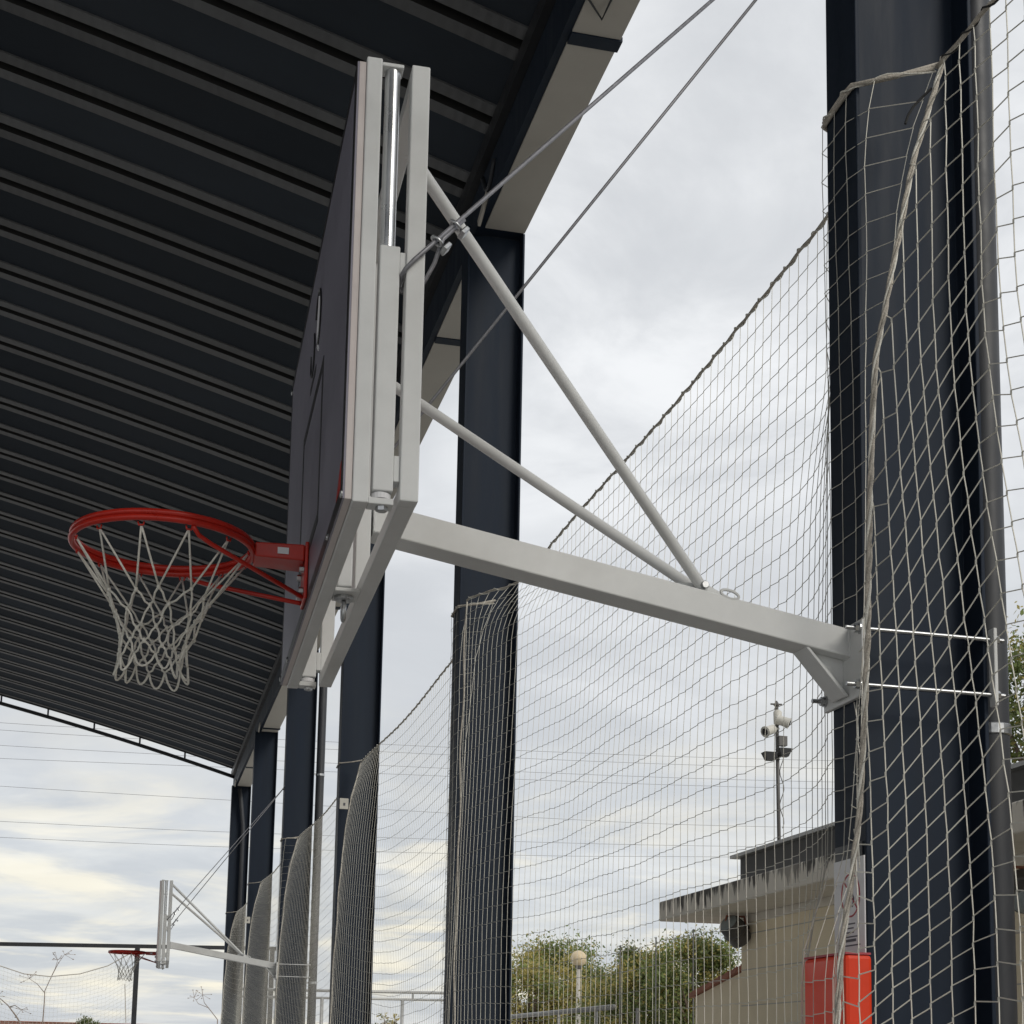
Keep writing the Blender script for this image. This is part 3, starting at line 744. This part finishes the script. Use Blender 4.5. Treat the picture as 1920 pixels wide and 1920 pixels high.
# knotted double seam rope where two nets are laced together at the first column
sm = thing('seam_rope', (1.9, CY[1]-0.25, 0.3), 'thick twisted grey rope hanging down the front of the foremost column', 'rope')
zz = [4.70 - 4.4*q/150 for q in range(151)]
for m_, ph_, r_ in (('rope', 0, 0.0050), ('cord', 2.1, 0.0038), ('rope', 4.2, 0.0045)):
    P = [Vector((interp(SEAM, z) - 0.004 + 0.0050*math.cos(z*26+ph_) + 0.010*math.sin(z*3.1), CY[1]-0.262 + 0.0050*math.sin(z*26+ph_), z)) for z in zz]
    MB().tube(P, [r_*(1+0.25*math.sin(z*23+ph_)) for z in zz], 7).build('rope_strand', M[m_], sm, smooth=True)
MB().tube([(2.215, CY[1]-0.25, 4.60), (2.19, CY[1]-0.235, 4.575), (2.165, CY[1]-0.23, 4.545), (2.148, CY[1]-0.228, 4.515), (2.138, CY[1]-0.228, 4.485)], 0.004, 6).build('rope_tail', M['black_rope'], sm)
# tie ropes round the columns
ties = ['frayed tie rope wrapped round the foremost column at net height', 'tie rope holding the net top on the second column', 'tie rope on the third column above the small white tag',
        'tie rope on the fourth column where the downpipe passes', 'tie rope on the fifth column', 'tie rope on the last far column']
for i in range(1, 7):
    yc = CY[i]; y0_, y1_ = yc-FL/2-0.010, yc+FL/2+0.010; x0_ = CX0-0.010
    end = 2.25
    P = [Vector((x0_+0.03, y1_+0.004, 4.655)), Vector((x0_, y1_-0.006, 4.66)), Vector((x0_-0.002, yc, 4.665)), Vector((x0_, y0_+0.006, 4.67)), Vector((x0_+0.03, y0_-0.004, 4.672)),
         Vector((2.14, yc-FL/2-0.07, 4.675)), Vector((end, yc-FL/2-0.14, 4.69))]
    o = MB().tube(P, 0.0075 if i < 3 else 0.006, 7).build('tie_rope', M['rope'], None, smooth=True)
    tag(o, ties[i-1], 'rope', 'tie ropes on the columns')
# loose cord hanging under the mounting plate
P = [(2.03, Y1-0.06, 2.745), (2.02, Y1-0.10, 2.68), (2.03, Y1-0.08, 2.62), (2.015, Y1-0.14, 2.52), (2.02, Y1-0.09, 2.38), (2.01, Y1-0.12, 2.25)]
tag(MB().tube(P, 0.0022, 5).build('loose_cord', M['cord'], None, smooth=True), 'thin loose white cord dangling below the mounting plate', 'cord')
# white tags on the far nets
for (px, py, i), lab in zip(((645, 1507, 3), (464, 1725, 5)), ('small white tag hanging on the third column net', 'tiny white tag on the fifth column net border')):
    p = at(px, py, 'y', CY[i]-FL/2-0.17)
    s_ = 0.055
    t_ = thing('net_tag', p, lab, 'tag', 'white tags on the nets')
    MB().box(p.x-s_*0.8, p.x+s_*0.8, p.y-0.006, p.y+0.006, p.z-s_, p.z+s_).build('tag_body', M['camera_white'], t_, bevel=0.003)
    MB().box(p.x-0.008, p.x+0.012, p.y-0.0085, p.y-0.006, p.z-0.02, p.z+0.008).build('tag_print', M['ink'], t_)

# ------------------------------------------------------------------ pad and notice on the first column
pad = thing('column_pad', (2.0, Y1, 0.02), 'bright red foam safety pad wrapped round the foremost column', 'safety pad')
ztp = 2.005
def padpart(x0, x1, y0, y1, name, z1=ztp):
    return MB().box(x0, x1, y0, y1, 0.02, z1).build(name, M['pad'], pad, bevel=0.012)
padpart(1.955, 2.039, Y1-0.135, Y1+0.145, 'foam_block')
MB().box(1.9565, 2.0345, Y1-0.1335, Y1+0.1435, ztp, ztp+0.006).build('cover_hem', M['rink'], pad)
ns = thing('notice_sheet', (2.035, Y1, 2.02), 'white paper notice with red prohibition ring taped above the red pad', 'notice')
Y0n, Y1n, Z0n, Z1n = Y1-0.098, Y1+0.098, 2.012, 2.292
sheet = MB().box(2.0345, 2.0385, Y0n, Y1n, Z0n, Z1n).build('sheet', M['paper'], ns)
cy_, cz_ = Y1-0.012, 2.185
ring = [(2.0340, cy_+0.058*math.cos(t), cz_+0.062*math.sin(t)) for t in [2*math.pi*q/32 for q in range(32)]]
MB().tube(ring, 0.0025, 5, closed=True).build('ring_print', M['rink'], sheet)
MB().tube([(2.034, cy_+0.042, cz_+0.042), (2.034, cy_-0.042, cz_-0.042)], 0.0025, 5).build('bar_print', M['rink'], sheet)
MB().tube([(2.034, cy_+0.02, cz_-0.01), (2.034, cy_, cz_+0.02), (2.034, cy_-0.02, cz_-0.01), (2.034, cy_-0.01, cz_-0.035)], 0.0022, 5).build('figure_print', M['ink'], sheet)
rng = random.Random(5)
for q in range(6):
    z = 2.100 - q*0.0125
    a = Y1+0.055-rng.uniform(0, .015); b = Y1-0.075+rng.uniform(0, 0.05)
    MB().box(2.0338, 2.0345, min(a, b), max(a, b), z, z+(0.004 if q != 4 else 0.008)).build('text_line', M['ink'], sheet)
MB().box(2.0352, 2.0385, Y1-0.085, Y1+0.09, 2.293, 2.335).build('tape_strip', M['pipe'], ns)

# ------------------------------------------------------------------ club building
bd = thing('club_building', (6.5, 4.0, 0), 'beige rendered low building with stained concrete canopy slab and dark roof fascia', 'building')
WX = 5.27
MB().box(WX, 11.0, -6, 13.0, 0, 3.0).build('wall', M['render_wall'], bd)
for q in range(0, 9):
    z = 0.35 + q*0.31
    MB().box(WX-0.004, WX-0.001, -6, 13.0, z, z+0.008).build('wall_joint', M['soffit'], bd)
MB().box(4.78, 11.0, -6.2, 13.79, 3.0, 3.182).build('canopy_slab', M['slab'], bd, bevel=0.012)
MB().box(WX+0.0, 11.0, -6, 13.02, 3.183, 3.52).build('parapet', M['slate'], bd)
MB().box(WX-0.06, 11.1, -6.1, 13.12, 3.521, 3.55).build('parapet_cap', M['galv'], bd)
MB().box(WX-0.02, WX-0.001, -6, 13.0, 2.93, 2.998).build('eave_trim', M['slab'], bd)
for yy in (8.6, 3.5):
    wdw = MB().box(WX-0.03, WX-0.001, yy-1.6, yy-0.4, 1.0, 2.2).build('window', M['dark_metal'], bd)
    MB().box(WX-0.034, WX-0.031, yy-1.54, yy-0.46, 1.06, 2.14).build('pane', M['glass'], wdw)
an = thing('annex_wall', (WX+0.2, 14.2, 0), 'low beige side wall with sloping red tile coping beside the building', 'wall')
a0, a1 = at(1312, 1870, 'x', 5.5), at(1387, 1825, 'x', 5.5)
MB().prism([(a0.y, 0), (13.03, 0), (13.03, a1.z+0.06), (a0.y, a0.z)], 'x', 5.45, 5.75).build('wall', M['render_wall'], an)
sl = (a1.z+0.06-a0.z)/(13.03-a0.y)
for q in range(8):
    ya = a0.y+0.06 - (a0.y+0.06-13.03)*q/8; yb = a0.y+0.06 - (a0.y+0.06-13.03)*(q+1)/8
    za_, zb_ = a0.z+(ya-a0.y)*sl, a0.z+(yb-a0.y)*sl
    MB().hexa([(5.41, ya, za_+0.004), (5.80, ya, za_+0.004), (5.80, yb+0.012, zb_+0.004), (5.41, yb+0.012, zb_+0.004), (5.41, ya, za_+0.045), (5.80, ya, za_+0.045), (5.80, yb+0.012, zb_+0.055), (5.41, yb+0.012, zb_+0.055)]).build('coping_tile', M['terracotta'], an)
# round twin floodlight under the slab corner
def floodlight(c, label, ax, rad=0.10, ln=0.23):
    c = Vector(c); ax = Vector(ax).normalized()
    t = thing('wall_floodlight', c, label, 'floodlight', 'round floodlights on the building')
    h = MB().lathe(c, [(rad*0.75, 0), (rad*0.97, 0.012), (rad, 0.03), (rad, ln*0.45), (rad*1.1, ln*0.5), (rad*1.1, ln*0.56), (rad, ln*0.6), (rad, ln-0.02), (rad*0.92, ln)], 26, axis=ax).build('housing', M['lamp_grey'], t); smooth_angle(h, 35)
    MB().lathe(c+ax*(ln+0.001), [(rad*0.86, 0.0), (rad*0.8, 0.008), (0.01, 0.012)], 24, axis=ax).build('lens', M['glass'], t, smooth=True)
    up = Vector((0, 0, rad*1.35))
    MB().tube([c+ax*ln*0.5+Vector((-rad*1.1, 0, 0.01)), c+ax*ln*0.5+up+Vector((-rad*0.8, 0, 0)), c+ax*ln*0.5+up+Vector((rad*0.8, 0, 0)), c+ax*ln*0.5+Vector((rad*1.1, 0, 0.01))], 0.011, 6).build('yoke', M['terracotta'], t)
    MB().tube([c+ax*ln*0.5+up, Vector((WX+0.02, c.y-0.03, c.z+0.10))], 0.014, 8).build('bracket', M['dark_metal'], t)
floodlight(at(1392, 1764, 'y', 12.86), 'dark barrel shaped floodlight at far corner of beige building wall', (-0.70, -0.35, 0.62))
floodlight(at(1921, 1650, 'x', WX-0.18), 'round glass floodlight on beige wall at right edge of the picture', (-0.35, -0.6, -0.7), 0.10, 0.2)
# camera and floodlight mast on the roof
mb_ = at(1462, 1575, 'y', 13.3); mt = at(1456, 1318, 'y', 13.3)
ma = thing('camera_mast', (mb_.x, 13.3, 3.2), 'slim roof mast carrying white surveillance cameras and two dark floodlights', 'mast')
MB().tube([(mb_.x, 13.3, 3.19), (mt.x, 13.3, mt.z)], 0.017, 10).build('pole', M['lamp_grey'], ma, smooth=True)
def mastp(px, py, dy=0): return at(px, py, 'y', 13.3+dy)
MB().lathe(mastp(1458, 1345), [(0.02, -0.075), (0.036, -0.06), (0.04, 0.05), (0.02, 0.07)], 14).build('camera_housing', M['camera_white'], ma, smooth=True)
MB().lathe(mastp(1456, 1322), [(0.012, -0.02), (0.03, 0.0), (0.006, 0.04)], 8).build('finial', M['lamp_grey'], ma)
MB().tube([mastp(1445, 1320), mastp(1466, 1321)], 0.008, 6).build('antenna_bar', M['lamp_grey'], ma)
for px, py, dx in ((1441, 1370, -1), (1470, 1353, 1)):
    c_ = mastp(px, py, -0.08); ax = Vector((dx*0.8, -0.4, -0.35)).normalized()
    hs = MB().lathe(c_, [(0.032, -0.08), (0.042, -0.07), (0.046, 0.035), (0.054, 0.05), (0.042, 0.055)], 12, axis=ax).build('camera_housing', M['camera_white'], ma, smooth=False); smooth_angle(hs)
    MB().lathe(c_+ax*0.056, [(0.034, 0), (0.02, 0.005)], 12, axis=ax).build('camera_lens', M['line'], ma)
    MB().tube([c_, mastp(1460, py-4)], 0.012, 6).build('bracket_arm', M['camera_white'], ma)
for px, py, dx in ((1443, 1420, -1), (1470, 1413, 1)):
    c_ = mastp(px, py, -0.05)
    MB().hexa([c_+Vector(v) for v in ((-0.035, -0.03, -0.03), (0.035, -0.03, -0.03), (0.035, 0.03, -0.03), (-0.035, 0.03, -0.03), (-0.065, -0.05, 0.045), (0.065, -0.05, 0.045), (0.065, 0.05, 0.045), (-0.065, 0.05, 0.045))]).build('floodlight_head', M['dark_metal'], ma)
    MB().tube([c_, mastp(1461, py+4)], 0.010, 6).build('bracket_arm', M['dark_metal'], ma)
MB().box(mastp(1464, 1390).x-0.04, mastp(1464, 1390).x+0.04, 13.24, 13.30, mastp(1464, 1390).z-0.05, mastp(1464, 1390).z+0.04).build('junction_box', M['lamp_grey'], ma)
cab = [mastp(1466+4*math.sin(q*0.9), 1400+q*9) for q in range(18)]
MB().tube(cab, 0.004, 4).build('cable', M['lamp_grey'], ma, smooth=True)

# ------------------------------------------------------------------ vegetation
def leaf_tree(name, label, cat, base, top_z, rx, ry, mats, nleaf, leaf, seed, zlow=None, group=None):
    rng = random.Random(seed)
    t = thing(name, base, label, cat, group)
    bx, by, bz = base; h = top_z-bz
    zlow = zlow if zlow is not None else bz+h*0.3
    tr = MB().tube([(bx, by, bz-0.1), (bx+0.1*rx, by, bz+h*0.3), (bx-0.05*rx, by+0.1, bz+h*0.7)], [0.05*h, 0.035*h, 0.012*h], 8)
    clumps = []
    for q in range(110):
        a = rng.uniform(0, 2*math.pi); rr = math.sqrt(rng.random()); zz = rng.random()
        prof = 1.0 if zz < 0.45 else math.sqrt(max(0.05, 1-((zz-0.45)/0.6)**2))
        c_ = Vector((bx+rx*rr*prof*math.cos(a), by+ry*rr*prof*math.sin(a), zlow+(top_z-zlow)*zz*0.94))
        clumps.append((c_, rng.uniform(0.16, 0.34)*min(rx, ry, h)))
        if q % 3 == 0: tr.tube([(bx, by, bz+h*rng.uniform(0.25, 0.5)), (c_.x*0.6+bx*0.4, c_.y*0.6+by*0.4, c_.z-0.12*h), c_], [0.014*h, 0.008*h, 0.003*h], 5)
    tr.build('trunk', M['bark'], t, smooth=True)
    groups = [MB() for _ in mats]
    for q in range(nleaf):
        c_, r_ = rng.choice(clumps)
        d = Vector((rng.gauss(0, 1), rng.gauss(0, 1), rng.gauss(0, 1)))
        p = c_ + d*r_*0.55
        if rng.random() < 0.12: p = p + Vector((0, 0, rng.uniform(0, 0.35)*r_*2))
        n = Vector((rng.gauss(0, 1), rng.gauss(0, 1), rng.gauss(0.6, 1))).normalized()
        u = n.orthogonal().normalized(); u = (Matrix.Rotation(rng.uniform(0, 6.28), 3, n) @ u); v = n.cross(u)
        s_ = leaf*rng.uniform(0.6, 1.35)
        gi = min(len(mats)-1, int(rng.random()*len(mats)*0.999)) if rng.random() < 0.45 else (hash(round(c_.x*3.1+c_.z*7.7)) % len(mats))
        groups[gi].add([p-u*s_, p+v*s_*0.45, p+u*s_, p-v*s_*0.45], [(0, 1, 2, 3)])
    for gmb, m in zip(groups, mats):
        if gmb.v: tag(gmb.build('crown', M[m], t), kind='stuff')
    return t
b1 = at(985, 1810, 'y', 42)
leaf_tree('bush_tree', 'yellowing round tree left of the globe lamp beyond the net', 'tree', (at(1000, 1830, 'y', 44).x, 44, 0), at(1000, 1795, 'y', 44).z, 2.1, 1.5, ['leaf_y', 'leaf_y', 'leaf_g'], 36000, 0.052, 1, 0.3, 'trees beyond the nets')
leaf_tree('bush_tree', 'green topped tree directly behind the globe street lamp', 'tree', (at(1062, 1800, 'y', 46).x, 46, 0), at(1055, 1768, 'y', 46).z, 2.2, 1.5, ['leaf_g', 'leaf_y', 'leaf_g'], 38000, 0.054, 2, 0.6, 'trees beyond the nets')
leaf_tree('bush_tree', 'low brown and yellow shrub right of the globe lamp pole', 'tree', (at(1120, 1860, 'y', 43).x, 43, 0), at(1120, 1832, 'y', 43).z, 1.7, 1.0, ['leaf_y', 'leaf_d', 'leaf_y'], 24000, 0.05, 3, 0.3, 'trees beyond the nets')
leaf_tree('bush_tree', 'dark leafy tree standing behind the two thin fence posts', 'tree', (at(1200, 1830, 'y', 30).x, 30, 0), at(1200, 1772, 'y', 30).z, 1.15, 0.9, ['leaf_d', 'leaf_g', 'leaf_y'], 42000, 0.038, 4, 0.2, 'trees beyond the nets')
leaf_tree('bush_tree', 'green and yellow bushy tree next to the beige building', 'tree', (at(1310, 1830, 'y', 28).x, 28, 0), at(1310, 1755, 'y', 28).z, 1.35, 0.95, ['leaf_g', 'leaf_y', 'leaf_d'], 52000, 0.038, 5, 0.2, 'trees beyond the nets')
leaf_tree('bush_tree', 'dark low hedge bush filling the gap right of the pale handrail', 'tree', (at(1165, 1870, 'y', 34).x, 34, 0), at(1160, 1800, 'y', 34).z, 1.25, 0.8, ['leaf_d', 'leaf_y', 'leaf_g'], 22000, 0.042, 9, 0.2, 'trees beyond the nets')
leaf_tree('bush_tree', 'tallest green tree rising above the building roof at right edge', 'tree', (at(1990, 1500, 'y', 15).x+0.3, 15, 0), at(1960, 1150, 'y', 15).z, 1.3, 1.2, ['leaf_g', 'leaf_g', 'leaf_d', 'leaf_y'], 52000, 0.034, 6, 2.6, 'trees beyond the nets')
leaf_tree('bush_tree', 'small dark round treetop far off at bottom left', 'tree', (at(165, 1915, 'y', 70).x, 70, 0), at(165, 1911, 'y', 70).z, 0.75, 0.6, ['leaf_d'], 8000, 0.05, 7, 1.6, 'trees beyond the nets')
leaf_tree('bush_tree', 'thin brown autumn shrub below the railing between second and third columns', 'tree', (at(725, 1910, 'y', 40).x, 40, 0), at(725, 1893, 'y', 40).z, 0.45, 0.4, ['leaf_y', 'leaf_d'], 500, 0.06, 8, 1.0, 'trees beyond the nets')
def bare_tree(label, polylines, Y, r0):
    base = at(*polylines[0][0], 'y', Y)
    t = thing('bare_sapling', (base.x, Y, 0), label, 'sapling', 'bare saplings')
    rng = random.Random(int(Y*10))
    first = True
    for pl in polylines:
        P = [at(x, y, 'y', Y+rng.uniform(-0.15, 0.15)) for x, y in pl]
        if first: P = [Vector((base.x-0.05, Y, 0)), *P]
        n = len(P)
        MB().tube(P, [0.6*r0*(1-0.85*q/n)*(1 if first else 0.6) for q in range(n)], 6).build('trunk' if first else 'branch', M['twig'], t, smooth=True)
        if not first or True:
            e = P[-1]; tw = MB()
            for q in range(7):
                d = Vector((rng.gauss(0, 1), rng.gauss(0, .4), rng.gauss(0.2, 0.8))).normalized()
                e2 = e + d*rng.uniform(0.1, 0.3); tw.tube([e, e2], 0.006, 4)
                tw.add([e2+Vector((-.03, 0, 0)), e2+Vector((0, 0, .014)), e2+Vector((.03, 0, 0)), e2+Vector((0, 0, -.014))], [(0, 1, 2, 3)])
            tag(tw.build('twigs', M['twig'], t), kind='stuff')
        first = False
bare_tree('bare sapling with thin forked branches below the far backstop bar', [[(80, 1918), (83, 1880), (84, 1858), (96, 1832), (110, 1805), (121, 1790)], [(84, 1862), (70, 1845), (55, 1835)], [(96, 1832), (104, 1815), (108, 1800)]], 46, 0.035)
bare_tree('leaning bare branch at the lower left corner', [[(38, 1918), (30, 1905), (15, 1885), (-5, 1868)], [(18, 1888), (28, 1885), (40, 1893)]], 44, 0.05)
bare_tree('thin bare twig tree just left of the last column', [[(408, 1912), (395, 1895), (383, 1880), (380, 1865)], [(392, 1890), (372, 1882), (364, 1870)]], 48, 0.03)

# ------------------------------------------------------------------ street and fence furniture
gl = at(1085, 1797, 'y', 36)
lm = thing('street_lamp', (gl.x, 36, 0), 'globe street lamp on slim pale pole among autumn trees', 'street lamp')
smooth_angle(MB().lathe(gl, [(0.19*math.sin(math.pi*max(0.03, q/14)), -0.19*math.cos(math.pi*q/14)) for q in range(15)], 24).build('globe', M['globe'], lm), 80)
MB().lathe((gl.x, 36, gl.z-0.26), [(0.04, 0), (0.08, 0.03), (0.09, 0.09)], 14).build('collar', M['lamp_grey'], lm)
MB().tube([(gl.x, 36, 0), (gl.x, 36, gl.z-0.25)], [0.06, 0.045], 12).build('pole', M['soffit'], lm, smooth=True)
def railing(name, label, P, posts, r, extra=0.12):
    t = thing(name, (P[0].x, P[0].y, 0), label, 'railing')
    MB().tube(P, r, 8).build('top_rail', M['galv'], t, smooth=True)
    MB().tube([p-Vector((0, 0, extra)) for p in P], r*0.8, 8).build('lower_rail', M['galv'], t, smooth=True)
    for p in posts:
        MB().tube([(p.x, p.y, 0), (p.x, p.y, p.z-extra)], r*1.2, 8).build('post', M['galv'], t, smooth=True)
    for p in posts[1:]:
        MB().tube([(p.x+0.25, p.y, p.z-extra), (p.x+0.25, p.y, p.z)], r*0.7, 6).build('spacer', M['galv'], t)
railing('metal_railing', 'tall grey double rail metal fence crossing behind the far columns', [Vector((2.6, 37, 3.25)), Vector((8.3, 37, 3.30))], [Vector((x, 37, 3.27)) for x in (2.9, 4.55, 6.45, 8.2)], 0.035, 0.17)
rl = [at(930, 1909, 'z', 2.2), at(1152, 1888, 'z', 2.2)]
railing('metal_railing', 'pale metal handrail running toward the building below the trees', rl, [rl[0].lerp(rl[1], q) for q in (0.1, 0.4, 0.7, 0.98)], 0.025, 0.5)
for (px, py), lab in zip(((1163, 1775), (1230, 1760), (1300, 1745)), ('thin fence post left of the dark leafy tree', 'middle thin fence post in front of the dark leafy tree', 'thin fence post nearest the beige building')):
    p = at(px, py, 'y', 27)
    t = thing('fence_post', (p.x, 27, 0), lab, 'post', 'thin fence posts')
    MB().tube([(p.x, 27, 0), (p.x, 27, p.z)], 0.013, 8).build('shaft', M['lamp_grey'], t, smooth=True)
    MB().lathe((p.x, 27, p.z), [(0.016, 0), (0.016, 0.02), (0.006, 0.03)], 8).build('cap', M['lamp_grey'], t)
# backstop frame at the far end of the court
BYD = 43.0
q0 = at(258, 1775, 'y', BYD)
bs = thing('backstop_frame', (q0.x, BYD, 0), 'black steel backstop frame with pale net beyond the far end', 'backstop')
ca, cb_ = at(0, 1770, 'y', BYD), at(418, 1777, 'y', BYD); cd = (cb_-ca)/(cb_.x-ca.x)
MB().beam(ca+cd*(-14-ca.x), ca+cd*(4.0-ca.x), 0.10, 0.10).build('crossbar', M['dark_metal'], bs)
for x in (q0.x, q0.x-9.0, 3.9):
    MB().box(x-0.065, x+0.065, BYD-0.049, BYD+0.049, 0, (ca+cd*(x-ca.x)).z-0.051).build('post', M['dark_metal'], bs)
rp = [at(x, y, 'y', BYD+0.08) for x, y in ((-420, 1790), (-200, 1815), (0, 1811), (45, 1826), (94, 1831), (150, 1826), (202, 1811), (240, 1790), (258, 1778))]
MB().tube(rp, 0.013, 6).build('net_rope', M['rope'], bs, smooth=True)
nb = MB(); cols = 150
def ropez(x):
    for a, b in zip(rp, rp[1:]):
        if a.x <= x <= b.x: return a.z + (b.z-a.z)*(x-a.x)/(b.x-a.x)
    return rp[-1].z
xl, xr = rp[2].x-1.5, rp[-1].x-0.05
gridn = []
for i in range(int((xr-xl)/0.10)+1):
    x = xl+0.10*i; zt_ = ropez(x); rowp = []
    for j in range(24):
        zz_ = zt_ - j*0.105
        rowp.append(Vector((x + (0.008 if (i+j) % 2 else -0.008), BYD+0.08+0.05*math.sin(x*2+j*0.4), zz_)))
    gridn.append(rowp)
for i in range(len(gridn)):
    for j in range(24):
        if j < 23: nb.strand(gridn[i][j], gridn[i][j+1], 0.0024)
        if i < len(gridn)-1: nb.strand(gridn[i][j], gridn[i+1][j], 0.0024)
tag(nb.build('netting', M['net'], bs), kind='stuff')
MB().tube([at(234, 1845, 'y', BYD-0.1), at(235, 1880, 'y', BYD-0.1), at(236, 1918, 'y', BYD-0.1)], 0.012, 5).build('hanging_cord', M['rope'], bs)
# boundary wall far behind
bw = at(200, 1919.5, 'y', 75)
w_ = thing('boundary_wall', (bw.x, 75, 0), 'low reddish boundary wall on the horizon at bottom left', 'wall')
MB().box(bw.x-30, bw.x+9, 75, 75.3, 0, bw.z).build('wall', M['brick'], w_)
MB().box(bw.x-30, bw.x+9, 74.95, 75.35, bw.z, bw.z+0.03).build('coping', M['terracotta'], w_)
# power lines
PL = [([(0, 1355), (131, 1363), (600, 1390), (1500, 1425)], 'topmost power line under the far roof edge'),
      ([(0, 1368.6), (184, 1380.6), (600, 1404), (1500, 1440)], 'second power line from the top'),
      ([(0, 1397.5), (289, 1413.6), (600, 1430), (1500, 1465)], 'third power line from the top'),
      ([(0, 1422), (356, 1436), (700, 1450), (1500, 1478)], 'middle power line, fourth from the top'),
      ([(0, 1474), (426, 1500), (964, 1531), (1482, 1551)], 'fifth power line, first below the wide gap'),
      ([(0, 1540), (426, 1560), (971, 1578), (1456, 1588)], 'sixth power line, last but one from below'),
      ([(0, 1570), (424, 1588), (997, 1604), (1384, 1607)], 'lowest power line above the horizon')]
for pts, lab in PL:
    x0_, y0_ = pts[0]; x1_, y1_ = pts[1]
    ext = [(-900, y0_-900*(y1_-y0_)/(x1_-x0_)*1.1), *pts, (2600, pts[-1][1]+12)]
    P = [at(x, y, 'y', 85) for x, y in ext]
    # smooth the polyline
    Q = []
    for i in range(len(P)-1):
        p0 = P[max(0, i-1)]; p1 = P[i]; p2 = P[i+1]; p3 = P[min(len(P)-1, i+2)]
        for s_ in range(8):
            t = s_/8; Q.append(0.5*((2*p1) + (p2-p0)*t + (2*p0-5*p1+4*p2-p3)*t*t + (3*p1-p0-3*p2+p3)*t**3))
    Q.append(P[-1])
    tag(MB().tube(Q, 0.010, 5).build('power_line', M['wire'], None), 'thin dark ' + lab + ' crossing the sky', 'power line', 'power lines crossing the sky')
